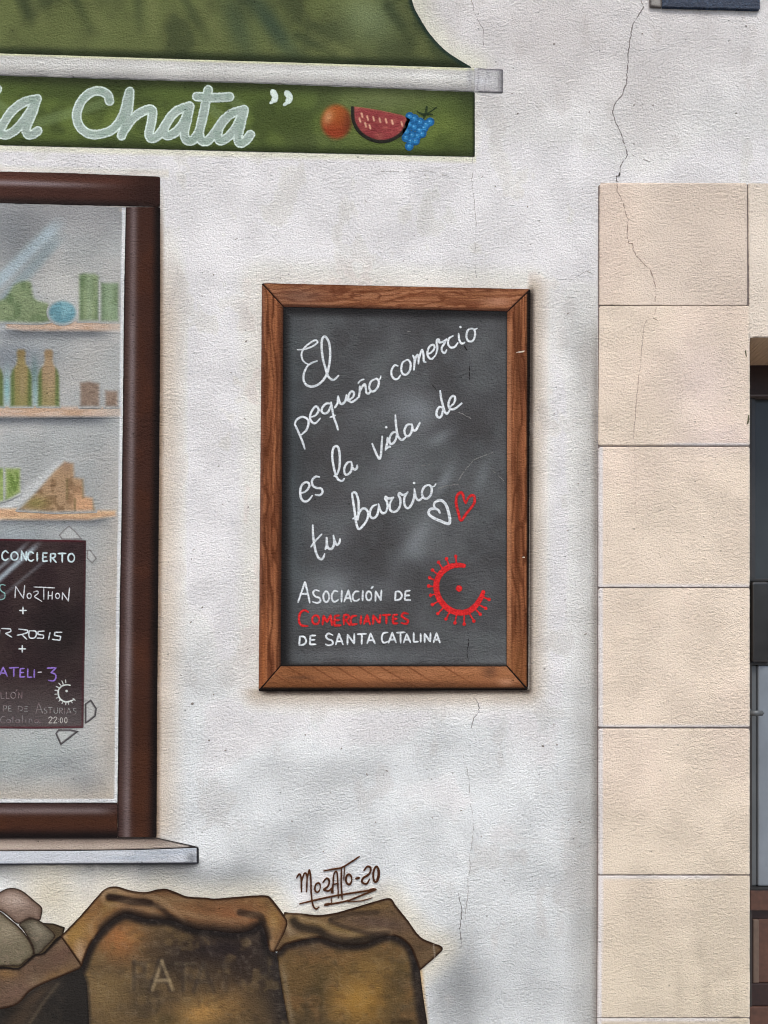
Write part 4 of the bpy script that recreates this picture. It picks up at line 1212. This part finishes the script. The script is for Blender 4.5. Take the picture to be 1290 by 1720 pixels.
words('printed_word', caps(Z6, [
    ((400, 355), (430, 270)), ((430, 270), (458, 185)), ((458, 185), (480, 270)), ((480, 270), (498, 360)), ((418, 287), (484, 285)),
    ((576, 262), (545, 255), (526, 275), (542, 305), (578, 320), (586, 345), (562, 361), (522, 352)), ell(635, 310, 24, 44),
    ((730, 266), (702, 262), (681, 300), (686, 338), (706, 352), (736, 335)), ((765, 255), (762, 352)), ((785, 350), (820, 255)), ((820, 255), (843, 352)), ((797, 322), (836, 320)),
    ((906, 266), (876, 268), (856, 300), (861, 335), (885, 345), (910, 330)), ((940, 258), (938, 340)), ell(990, 303, 23, 37), ((1010, 240), (1024, 224)),
    ((1045, 345), (1047, 265)), ((1047, 265), (1090, 340)), ((1090, 340), (1095, 255))]) +
    caps(Z7, [((117, 448), (113, 516)), ((117, 448), (150, 450), (168, 480), (150, 510), (113, 518)), ((232, 440), (196, 445)), ((196, 445), (190, 516)), ((190, 516), (236, 516)), ((194, 480), (228, 478))]), 2.9, seed=7, gap=9.5)
def redc(x, y, d):
    r = full(x, c(226, 20, 22))
    r = mix(r, c(196, 20, 26), sm(.45, .62, fb(x, y, 4, s=3)) * .6)
    r = mix(r, c(236, 120, 116), sm(.66, .78, fb(x, y, 3.2, s=9)) * .6)
    return mix(r, c(120, 22, 26), sm(1.0, 0, d) * .7)
words('printed_word', caps(Z6, [
    ((485, 437), (450, 422), (417, 450), (408, 508), (430, 548), (482, 553)), ell(548, 502, 30, 36), ((605, 542), (612, 468)), ((612, 468), (642, 522)), ((642, 522), (672, 462)), ((672, 462), (684, 546)),
    ((746, 466), (706, 468)), ((706, 468), (703, 550)), ((703, 550), (756, 546)), ((706, 506), (746, 503)), ((782, 542), (782, 462)), ((782, 462), (812, 462), (824, 480), (806, 500), (786, 504)), ((798, 504), (832, 546)),
    ((887, 468), (852, 474), (838, 508), (852, 540), (892, 535)), ((925, 470), (922, 536)), ((950, 537), (975, 460)), ((975, 460), (1000, 541)), ((958, 515), (994, 513)),
    ((1025, 537), (1027, 465)), ((1027, 465), (1080, 531)), ((1080, 531), (1086, 460)), ((1105, 463), (1168, 460)), ((1137, 462), (1136, 532)), ((1228, 460), (1192, 462)), ((1192, 462), (1190, 531)), ((1190, 531), (1231, 530)), ((1192, 496), (1222, 494))]) +
    caps(Z7, [((216, 626), (182, 620), (166, 642), (188, 663), (216, 680), (204, 705), (163, 700))]), 3.6, redc, PR, seed=8, gap=9.5, rough=.5)
words('printed_word', caps(Z6, [
    ((415, 640), (410, 713)), ((415, 640), (452, 645), (468, 680), (450, 706), (410, 714)), ((546, 632), (502, 635)), ((502, 635), (499, 708)), ((499, 708), (549, 705)), ((501, 671), (540, 668)),
    ((690, 630), (656, 616), (633, 636), (648, 662), (682, 674), (690, 700), (660, 715), (629, 705)), ((715, 708), (741, 618)), ((741, 618), (775, 708)), ((724, 682), (764, 680)),
    ((812, 706), (813, 625)), ((813, 625), (868, 700)), ((868, 700), (869, 620)), ((895, 622), (967, 618)), ((932, 620), (930, 703)), ((976, 700), (1005, 615)), ((1005, 615), (1041, 700)), ((987, 673), (1030, 671))]) +
    caps(Z7, [((54, 776), (18, 784), (6, 824), (20, 858), (56, 848)), ((62, 858), (90, 776)), ((90, 776), (121, 858)), ((70, 834), (112, 832)), ((126, 778), (192, 775)), ((156, 778), (158, 860)), ((182, 858), (206, 786)), ((206, 786), (236, 856)), ((190, 834), (228, 832)),
              ((262, 780), (262, 852)), ((262, 852), (298, 850)), ((318, 785), (318, 853)), ((350, 855), (350, 786)), ((350, 786), (395, 850)), ((395, 850), (397, 780)), ((421, 856), (445, 780)), ((445, 780), (472, 858)), ((430, 834), (463, 832))]), 2.8, seed=9, gap=9.5)
words('white_heart', [Z5((472, 772), (458, 748), (430, 738), (394, 745), (382, 775), (408, 805), (470, 835), (540, 860), (553, 830), (542, 770), (522, 710), (490, 676), (455, 675), (425, 700), (432, 738))], 4.2, seed=10)
words('red_heart', [Z5((680, 695), (666, 665), (656, 622), (635, 609), (607, 640), (603, 700), (620, 770), (642, 832), (690, 770), (744, 700), (750, 645), (730, 630), (702, 650), (682, 692))], 4.2, redc, PR, seed=11, rough=.5)
ARC = smooth(Z7((665, 242), (620, 235), (550, 250), (490, 290), (452, 350), (443, 410), (456, 480), (500, 550), (560, 598), (630, 617), (700, 606), (760, 560), (800, 500), (820, 452)), 4)
emb = [(ARC, 8.6), ([Z7((626, 423))[0]], 13.5)]
for b in Z7((600, 165), (525, 184), (462, 213), (413, 276), (390, 338), (382, 403), (398, 478), (413, 552), (456, 624), (520, 668), (592, 698), (668, 710), (745, 684), (795, 630), (840, 582), (867, 512)):
    q = min(ARC, key=lambda p: math.hypot(p[0] - b[0], p[1] - b[1]))
    emb += [([b], 7.4), ([b, q], 2.6)]
def redc2(x, y, d):
    r = mix(full(x, c(226, 22, 24)), c(196, 16, 24), sm(.45, .62, fb(x, y, 5, s=3)) * .6)
    r = mix(r, c(240, 130, 120), sm(.7, .8, fb(x, y, 3.4, s=9)) * .5)
    return mix(r, c(130, 22, 26), sm(1.0, 0, d) * .6)
words('ring_emblem', emb, 3, redc2, PR, seed=12, gap=40, rough=.6, n=1)
# scars in the plaster under the board's paint
def scar(x, y, d): return full(x, c(128, 126, 124))
strokes('plaster_scar', [(jag(Z5((955, 268), (830, 312), (740, 350), (700, 400), (640, 480), (620, 520)), 1.2, 3, 5), 1.1), (jag(Z3((620, 1110), (680, 1140), (730, 1165)), 1, 4, 4), 1.3), (jag(Z5((430, 590), (520, 555), (640, 540)), 1, 5, 4), .9),
                         (jag(Z5((320, 395), (430, 375)), .8, 6, 4), .9), (jag(Z5((880, 420), (990, 520)), .8, 7, 4), .8), (Z3((212, 466), (238, 462)), 1.6)], scar, 1.75, PD, board, gap=4, step=.7, rough=.9, taper=.5, n=1)
strokes('plaster_crack', [(Z3((668, 580), (690, 612)), 2.2), (jag(Z3((706, 650), (716, 720), (708, 800), (712, 850)), .9, 8, 4), 1.0), (jag(Z7((700, 780), (706, 850), (690, 940), (700, 1000)), .9, 9, 4), .8), (Z3((410, 890), (450, 940)), 1.0)],
        lambda x, y, d: full(x, c(34, 32, 32)), 1.75, PD, board, gap=4, step=.7, rough=.8, taper=.6, n=1)
strokes('scratch', [(Z3((1085, 632), (1120, 628), (1150, 620)), 2.0), (Z5((1130, 1128), (1152, 1130)), 1.4)], lambda x, y, d: full(x, c(226, 216, 200)), 3, PM, cb, gap=9, step=.7, rough=.9)

# ------------------------------------------------------------------ painted sacks and potatoes
def desat(r, k):
    g_ = (r * np.array([.3, .55, .15])).sum(-1, keepdims=True)
    return r * (1 - k) + g_ * k
def dusty(r, x, y, k=1.0):
    sp = sm(.66, .85, fb(x, y, 5, s=301, o=2)) * .22 + sm(.55, .75, fb(x, y, 13, s=305, o=3)) * .16
    r = mix(r, c(168, 152, 132), sp * k)
    return mix(r, c(34, 28, 24), sm(.42, .22, fb(x, y, 12, 8, s=309, o=3)) * .3 * k)
def body_noise(x, y, k):
    return fb(x, y, 60, s=200 + k), fb(x, y, 24, s=210 + k)
def mid_body(x, y, d):
    n, n2 = body_noise(x, y, 1)
    r = full(x, c(92, 74, 52))
    r = mix(r, c(64, 54, 44), sm(.5, .32, n) * .7)
    r = mix(r, c(156, 102, 62), blob(x, y, 200, 1580, 38, 36, -20) * .95)
    r = mix(r, c(176, 128, 72), blob(x, y, 225, 1572, 16, 14) * .4)
    r = mix(r, c(128, 106, 72), blob(x, y, 180, 1660, 50, 60) * .6)
    r = mix(r, c(180, 136, 78), blob(x, y, 345, 1698, 50, 24, -20) * .9)
    r = mix(r, c(148, 112, 66), blob(x, y, 395, 1680, 16, 34) * .6)
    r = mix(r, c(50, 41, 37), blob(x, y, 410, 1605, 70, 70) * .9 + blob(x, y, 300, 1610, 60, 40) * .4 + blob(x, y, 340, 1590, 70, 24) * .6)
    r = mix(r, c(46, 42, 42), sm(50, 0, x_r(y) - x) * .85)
    r = mix(r, c(70, 60, 40), blob(x, y, 278, 1712, 24, 12) * .6)
    r = mix(r, c(118, 96, 64), sm(.55, .72, n2) * .4)
    # ghostly stencil
    for s in PATATA:
        k = sm(6.5, 1.5, dpl(x, y, s)) * .5 * sm(440, 320, x)
        r = mix(r, c(58, 50, 44), k)
        k2 = (.6 if 250 < s[0][0] < 290 else .16) * sm(4.6, 1.0, dpl(x, y, [(p[0] + 4.5, p[1]) for p in s])) * .95 * sm(380, 290, x)
        r = mix(r, c(166, 146, 112), k2)
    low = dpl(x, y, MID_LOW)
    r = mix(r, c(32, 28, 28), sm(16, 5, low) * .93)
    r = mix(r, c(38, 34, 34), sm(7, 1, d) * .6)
    return dusty(r, x, y, .6)
def x_r(y):
    return np.interp(y, [1598, 1602, 1628, 1677, 1720, 1745], [460, 463.5, 466, 474, 482, 488])
PATATA = [[(226, 1660), (226, 1616)], [(226, 1616), (244, 1620), (243, 1636), (228, 1640)], [(252, 1662), (268, 1614)], [(268, 1614), (286, 1662)], [(257, 1646), (281, 1646)],
          [(290, 1618), (326, 1618)], [(308, 1618), (308, 1662)], [(326, 1664), (342, 1618)], [(342, 1618), (360, 1664)], [(331, 1648), (355, 1648)], [(364, 1620), (396, 1620)], [(380, 1620), (380, 1664)]]
def rim_shade(x, y, d, base, hi, folds):
    n, n2 = body_noise(x, y, 5)
    r = full(x, base)
    r = mix(r, hi, sm(.42, .68, n) * .7)
    for (bx, by, rx, ry, an, col, k) in folds:
        r = mix(r, c(*col), blob(x, y, bx, by, rx, ry, an) * k)
    r = dusty(r, x, y, .45)
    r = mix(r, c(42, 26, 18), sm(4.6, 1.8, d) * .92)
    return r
def mid_rim(x, y, d):
    r = rim_shade(x, y, d, c(106, 76, 52), c(132, 96, 62), [
        (125, 1570, 22, 36, 40, (150, 116, 64), .9), (135, 1600, 9, 20, 0, (188, 160, 132), .7), (108, 1572, 5, 22, 0, (176, 146, 116), .7), (190, 1498, 26, 10, 0, (142, 122, 98), .7), (182, 1520, 22, 12, -50, (120, 92, 46), .6),
        (260, 1520, 40, 12, 12, (100, 78, 58), .6), (330, 1530, 60, 10, 8, (128, 92, 62), .7), (400, 1535, 46, 14, 5, (128, 84, 56), .8), (460, 1545, 14, 26, 0, (140, 106, 58), .8), (446, 1510, 18, 8, 30, (116, 92, 62), .6), (290, 1510, 50, 8, 0, (140, 116, 86), .5),
        (370, 1555, 60, 10, 5, (84, 62, 46), .6), (456, 1575, 6, 26, 0, (172, 140, 104), .6)])
    fold = smooth(Z8((595, 182), (640, 188), (720, 205), (800, 212), (870, 240), (925, 290), (960, 318)))
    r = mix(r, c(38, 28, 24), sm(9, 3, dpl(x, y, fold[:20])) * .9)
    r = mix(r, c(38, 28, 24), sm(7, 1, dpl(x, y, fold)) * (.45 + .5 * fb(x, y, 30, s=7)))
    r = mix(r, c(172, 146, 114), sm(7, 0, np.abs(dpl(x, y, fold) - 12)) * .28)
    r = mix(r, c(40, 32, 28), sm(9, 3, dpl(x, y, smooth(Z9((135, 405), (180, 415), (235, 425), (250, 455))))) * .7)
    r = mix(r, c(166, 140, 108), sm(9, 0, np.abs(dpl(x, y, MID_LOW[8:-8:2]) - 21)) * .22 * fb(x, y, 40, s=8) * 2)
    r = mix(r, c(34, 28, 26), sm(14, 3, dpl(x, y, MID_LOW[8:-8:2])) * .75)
    return r
def rt_body(x, y, d):
    n, n2 = body_noise(x, y, 9)
    r = full(x, c(102, 80, 52))
    r = mix(r, c(74, 62, 46), sm(.52, .34, n) * .8)
    r = mix(r, c(122, 90, 58), sm(.5, .7, n2) * .5)
    r = mix(r, c(150, 112, 54), blob(x, y, 605, 1680, 46, 40) * .9)
    r = mix(r, c(134, 104, 58), blob(x, y, 620, 1625, 60, 20) * .5)
    r = mix(r, c(66, 58, 40), blob(x, y, 540, 1650, 16, 30) * .5 + blob(x, y, 672, 1640, 12, 40) * .5)
    r = mix(r, c(74, 64, 60), blob(x, y, 520, 1590, 40, 14) * .4)
    r = mix(r, c(132, 118, 96), sm(8, 0, np.abs(x - x_r(y) - 10)) * sm(1600, 1640, y) * .5)
    r = mix(r, c(32, 28, 28), sm(15, 4, dpl(x, y, RT_LOW)) * .9)
    rr = np.interp(y, [1630, 1660, 1720, 1745], [704, 708, 716, 720])
    r = mix(r, c(34, 30, 30), sm(20, 8, rr - x) * .85)
    r = mix(r, c(34, 26, 22), sm(3.2, 1, d) * .8)
    return dusty(desat(mix(r, c(44, 34, 24), blob(x, y, 680, 1716, 22, 5) * .7), .0), x, y, .6)
def rt_rim(x, y, d):
    r = rim_shade(x, y, d, c(96, 76, 56), c(112, 88, 62), [
        (500, 1542, 50, 8, 6, (132, 106, 72), .7), (600, 1530, 60, 8, -12, (128, 100, 62), .7), (640, 1550, 70, 14, 8, (88, 70, 60), .9), (570, 1562, 44, 6, 15, (126, 102, 62), .8), (484, 1558, 5, 22, -20, (150, 130, 106), .6),
        (500, 1575, 30, 6, -10, (122, 96, 58), .6), (700, 1590, 24, 26, 0, (84, 66, 50), .7), (715, 1605, 12, 14, 0, (106, 86, 62), .5)])
    f1 = smooth(Z9((410, 450), (440, 478), (500, 492), (540, 500), (600, 540), (700, 560), (800, 540), (870, 535)))
    r = mix(r, c(34, 30, 28), sm(11, 2, dpl(x, y, f1)) * (.5 + .5 * fb(x, y, 30, s=17)))
    r = mix(r, c(160, 138, 108), sm(7, 0, np.abs(dpl(x, y, f1) - 14)) * .3)
    f2 = smooth(Z9((600, 440), (650, 425), (720, 410), (840, 405)))
    r = mix(r, c(50, 40, 34), sm(7, 1, dpl(x, y, f2)) * .6)
    f3 = smooth(Z9((600, 450), (660, 475), (740, 500), (820, 515), (900, 510)))
    r = mix(r, c(52, 42, 36), sm(6, 1, dpl(x, y, f3)) * .6)
    r = mix(r, c(190, 180, 166), sm(1.6, .4, dpl(x, y, Z9((1132, 570), (1136, 640)))) * .5)
    return r
def lf_body(x, y, d):
    n, n2 = body_noise(x, y, 13)
    r = full(x, c(40, 37, 35))
    r = mix(r, c(52, 47, 42), sm(.5, .7, n2) * .6)
    r = mix(r, c(66, 54, 44), blob(x, y, 62, 1672, 34, 8, -38) * .9 + blob(x, y, 35, 1710, 40, 14, -38) * .9)
    r = mix(r, c(88, 76, 62), sm(5, 0, dpl(x, y, [(98, 1652), (72, 1685), (48, 1722)])) * .6)
    r = mix(r, c(44, 38, 32), blob(x, y, 20, 1685, 20, 18) * .6)
    r = mix(r, c(22, 20, 20), sm(6, 1, d) * .8)
    return r
def lf_rim(x, y, d):
    r = rim_shade(x, y, d, c(96, 76, 62), c(112, 90, 70), [(110, 1600, 24, 12, -35, (96, 72, 62), .7), (10, 1635, 22, 10, 0, (130, 98, 62), .7), (90, 1640, 40, 10, -25, (120, 92, 58), .6), (30, 1665, 30, 10, -25, (112, 88, 76), .7), (60, 1645, 14, 12, 0, (122, 104, 84), .5)])
    r = mix(r, c(26, 22, 20), sm(6, 2, dpl(x, y, LF_RIM[1:8])) * .9)
    return r
gSk = 'burlap sacks painted along the foot of the wall'
lf = thing('painted_sack', 'dark leftmost painted sack with its rolled edge open around potatoes', 'sack', (40, 2090), gSk)
shape('sack_body', [(-300, 1680), (0, 1672), (60, 1645), (105, 1622), (134, 1608), (149, 1625), (152, 1745), (152, 2090), (-300, 2090)], lf_body, 3.4, PD, lf, step=2.2)
shape('sack_rim', smooth(LF_RIM, 3, True), lf_rim, 3.8, PD, lf, step=1.8)
shape('sack_lining', Z8((225, 322), (290, 326), (352, 347), (340, 400), (250, 500), (150, 600), (-300, 620), (-300, 500), (60, 480), (140, 400)), lambda x, y, d: mix(full(x, c(74, 62, 46)), c(38, 30, 24), sm(4, 1, d)), 2.1, PD, lf, step=1.6)
md = thing('painted_sack', 'middle painted sack, brown with a faint potato stencil under its folded rim', 'sack', (310, 2090), gSk)
mid_pts = MID_LOW[:-1] + [(460.5, 1600), (463.5, 1602), (466, 1628), (474, 1677), (482, 1720), (488, 1745), (496, 2090), (156, 2090), (153, 1745), (151, 1690), (148, 1650)]
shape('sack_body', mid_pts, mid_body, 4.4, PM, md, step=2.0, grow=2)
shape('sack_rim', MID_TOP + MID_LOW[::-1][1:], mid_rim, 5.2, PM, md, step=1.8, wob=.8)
rt = thing('painted_sack', 'rightmost painted sack, brown, its rim folded into a point under the signature', 'sack', (590, 2090), gSk)
rt_pts = [(466, 1600)] + RT_LOW + [(708, 1660), (713, 1695), (717, 1720), (720, 1745), (728, 2090), (499, 2090), (491, 1745), (485, 1720), (477, 1677), (469, 1628)]
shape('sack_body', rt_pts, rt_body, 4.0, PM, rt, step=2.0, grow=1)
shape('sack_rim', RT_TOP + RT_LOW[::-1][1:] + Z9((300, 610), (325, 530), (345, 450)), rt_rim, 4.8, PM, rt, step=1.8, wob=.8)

def pot(base, hi, lit, k):
    def f(x, y, d):
        r = full(x, c(*base))
        r = desat(mix(r, c(*hi), blob(x, y, *lit) * .9), .25)
        r = mix(r, c(*[v * .7 for v in base]), sm(10, 1, d) * .6)
        r = mix(r, c(150, 128, 112), sm(.62, .72, fb(x, y, 5, s=k)) * .3)
        return mix(r, c(46, 34, 28), sm(2.8, 1.2, d) * .9)
    return f
gP = 'potatoes painted in the left sack'
p_ = shape('painted_potato', smooth(POT1, 3, True), pot((136, 108, 92), (186, 160, 144), (24, 1512, 26, 14, 10), 31), 2.4, PM, None, step=1.6)
props(p_, 'pinkish potato on top of the heap in the left painted sack', 'potato', gP)
p_ = shape('painted_potato', smooth(POT3, 3, True), pot((98, 88, 70), (134, 122, 100), (64, 1560, 16, 12, 40), 33), 2.8, PM, None, step=1.6)
props(p_, 'small olive potato at the right of the heap in the left painted sack', 'potato', gP)
p_ = shape('painted_potato', smooth(POT2, 3, True), pot((112, 100, 76), (154, 138, 110), (14, 1560, 26, 30, 50), 32), 3.1, PM, None, step=1.6)
props(p_, 'large olive tan potato in front of the heap in the left painted sack', 'potato', gP)

# signature
Zs = Z9
sig = strokes('painted_signature', [
    Zs((425, 228), (438, 208), (448, 228), (450, 300)), Zs((450, 250), (464, 206), (478, 218), (476, 300)), Zs((478, 245), (490, 188), (498, 230), (500, 300), (508, 365), (524, 388), (540, 378)),
    Zs(*ell(533, 278, 14, 24, 12, tilt=10)), (Zs((560, 252), (580, 230), (593, 245), (586, 272), (565, 288), (590, 295), (604, 282)), 3), Zs((604, 306), (612, 262), (608, 300)),
    Zs((612, 308), (616, 215), (630, 196), (636, 230), (640, 332)), (Zs((615, 262), (636, 256)), 2), (Zs((565, 192), (620, 182), (655, 176), (700, 150), (748, 118)), 2.6), Zs((656, 178), (655, 260), (660, 338)),
    (Zs((672, 176), (668, 240)), 1.6), (Zs(*ell(694, 236, 15, 26, 12)), 3.2), (Zs((730, 232), (748, 228)), 3.6), (Zs((772, 190), (788, 170), (806, 176), (800, 206), (766, 232), (764, 252), (786, 258), (800, 236)), 3.2),
    (Zs(*ell(834, 210, 14, 40, 14, tilt=4)), 3.4), (Zs((846, 180), (848, 215), (840, 245)), 4.5), (Zs((440, 362), (600, 325), (740, 302), (830, 288)), 2.8), (Zs((800, 292), (832, 288)), 5), (Zs((830, 290), (760, 318), (680, 348), (572, 368)), 2.6),
    (Zs((570, 368), (600, 362)), 4), (Zs((690, 352), (760, 346), (815, 330)), 1.4), (Zs((605, 330), (606, 368)), 1.4)],
    lambda x, y, d: mix(full(x, c(60, 32, 14)), c(96, 58, 32), sm(.9, 0, d) * .8), 5.6, PL, None, step=.75, width=2.7, rough=.35, seed=21, back=.0004)
props(sig, 'dark brown painted signature above the right sack', 'signature')

# ------------------------------------------------------------------ tile plaque at the top right
def plq(x, y, d):
    r = full(x, c(40, 56, 80))
    return mix(r, c(64, 86, 112), sm(.6, .75, fb(x, y, 3, s=5)))
pq = thing('street_plaque', 'dark blue rough tile plaque with a grey left edge at the top right', 'plaque', (1180, 20))
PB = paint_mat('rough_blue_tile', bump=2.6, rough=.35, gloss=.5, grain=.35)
shape('plaque_face', [(1111, -190), (1274, -190), (1274, 19.5), (1111, 15)], plq, 14, PB, pq, step=2, back=-.0004, wob=.8)
shape('plaque_edge', [(1090.5, -190), (1110.4, -190), (1110.4, 14.8), (1090.5, 13.5)], lambda x, y, d: mix(full(x, c(150, 146, 142)), c(92, 86, 84), sm(4, 1, d)), 10, PS, pq, step=2, back=-.0004, wob=.8)

# ------------------------------------------------------------------ the doorway
def dp(px, py, depth):
    """wall-drawing position seen at a depth behind the wall face -> metres"""
    k = (DIST + depth) / DIST
    return (px - CX) * k * S, EYE + (CY - py) * k * S
door = thing('glazed_door', 'dark brown door with grey glass and a reflected van built as solid panels, deep in the doorway at the right edge', 'door', (1550, 2098))
brown = flat_mat('dark_brown_wood', (.018, .006, .005), .55, nscale=90, nvar=.3)
brown2 = flat_mat('brown_wood_panel', (.075, .034, .022), .45, nscale=70, nvar=.25)
dark = flat_mat('black_strip', (.012, .012, .012), .5)
greyg = flat_mat('dark_glass', (.030, .036, .040), .3, spec=.4, nscale=6, nvar=.25)
blackp = flat_mat('van_reflection_black', (.014, .014, .015), .3, nscale=20, nvar=.3, coat=.2)  # black of the van reflected in the glass, as a solid finish
steel = flat_mat('van_reflection_silver', (.20, .23, .26), .42, metal=.3, nscale=14, nvar=.12)  # silver of the van reflected in the glass, as solid metal
steel2 = flat_mat('van_reflection_grey', (.10, .11, .115), .45, metal=.2, nscale=14, nvar=.12)  # greyer parts of the same van reflection
Dd = .18
XL = wx(ox0) - .002
XR = wx(ox1) + .002
def zz(py, d=Dd): return dp(1270, py, d)[1]
def xx(px, d=Dd): return dp(px, 1000, d)[0]
ztop = wz(568) + .004
box('frame_head', XL, XR, zz(664), ztop, .176, .25, brown, door, .003)
box('frame_head_bead', xx(1258) - .06, XR, zz(667.5), zz(664.4), .171, .24, flat_mat('worn_bead', (.09, .07, .065), .5), door, .001)
box('frame_jamb', XL, xx(1263), 0.002, zz(668), .178, .25, flat_mat('jamb_brown', (.026, .022, .020), .5), door, .002)
box('glass_stile', xx(1263.2), xx(1271), zz(972), zz(668), .186, .24, flat_mat('dark_gasket', (.030, .030, .031), .4), door, .002)
box('glass_pane', xx(1271.2), XR, zz(972), zz(668), .196, .215, greyg, door)
box('dark_strip', xx(1256), XR, zz(976.5), zz(972.3), .174, .24, dark, door, .0012)  # upper dark line of the van reflection, built as a strip
box('van_reflection_window', xx(1258.4), xx(1289), zz(1113), zz(977), .166, .24, blackp, door, .010, 5)  # window of the reflected van, built as a solid box
box('van_reflection_trim', xx(1289.4), XR, zz(1113), zz(977), .182, .24, steel2, door, .002)  # continues the van reflection to the right as a plate
box('dark_strip', xx(1256), XR, zz(1117), zz(1113.4), .176, .24, dark, door, .0012)  # lower dark line of the reflected window, built as a strip
box('van_reflection_edge', xx(1263.2), xx(1273), zz(1489), zz(1117.4), .186, .24, steel2, door, .003)  # greyer edge of the reflected van body, built solid
box('van_reflection_side', xx(1273.3), XR, zz(1489), zz(1117.4), .180, .24, steel, door, .006, 4)  # side of the reflected van, built as a solid panel
box('dark_strip', xx(1256), XR, zz(1493), zz(1489.4), .170, .24, dark, door, .0012)
box('bottom_rail', xx(1258), XR, zz(1528), zz(1493.4), .172, .24, brown2, door, .003)
box('panel_groove', xx(1258), XR, zz(1545), zz(1528.3), .188, .24, brown, door, .001)
box('panel_bead', xx(1266), xx(1276), zz(1652), zz(1545.3), .182, .24, flat_mat('worn_brown_edge', (.11, .075, .055), .5), door, .003)
box('lower_panel', xx(1276.3), XR, zz(1652), zz(1545.3), .187, .24, brown2, door, .002)
box('panel_stile', xx(1258), xx(1265.7), zz(1652), zz(1545.3), .184, .24, brown, door, .002)
box('bottom_rail', xx(1258), XR, zz(1690), zz(1652.3), .180, .24, brown, door, .003)
box('kick_board', xx(1258), XR, 0.002, zz(1690.3), .176, .24, brown2, door, .003)
# door grip of the reflected van, built as a solid lever
bm = bmesh.new()
hx0, hx1 = xx(1255, .15), xx(1283, .15)
hz = zz(1198, .15)
bmesh.ops.create_cone(bm, cap_ends=True, segments=20, radius1=.0075, radius2=.0075, depth=hx1 - hx0)
from mathutils import Matrix
bmesh.ops.bevel(bm, geom=[e for e in bm.edges if abs(e.verts[0].co.z - e.verts[1].co.z) < 1e-6], offset=.005, segments=3, affect='EDGES')
bmesh.ops.rotate(bm, cent=(0, 0, 0), matrix=Matrix.Rotation(math.radians(90), 3, 'Y'), verts=bm.verts)
og = origin_of(door)
bmesh.ops.translate(bm, vec=(Vector(((hx0 + hx1) / 2, .150, hz)) - og), verts=bm.verts)
me = bpy.data.meshes.new('van_reflection_handle')
bm.to_mesh(me)
bm.free()
for p in me.polygons:
    p.use_smooth = True
me.materials.append(steel2)
hd = bpy.data.objects.new('van_reflection_handle', me)
C.objects.link(hd)
hd.parent = door
box('van_reflection_handle_base', hx0 - .005, hx0 + .012, hz - .012, hz + .012, .150, .186, steel2, door, .003)  # base of the reflected grip, also built solid
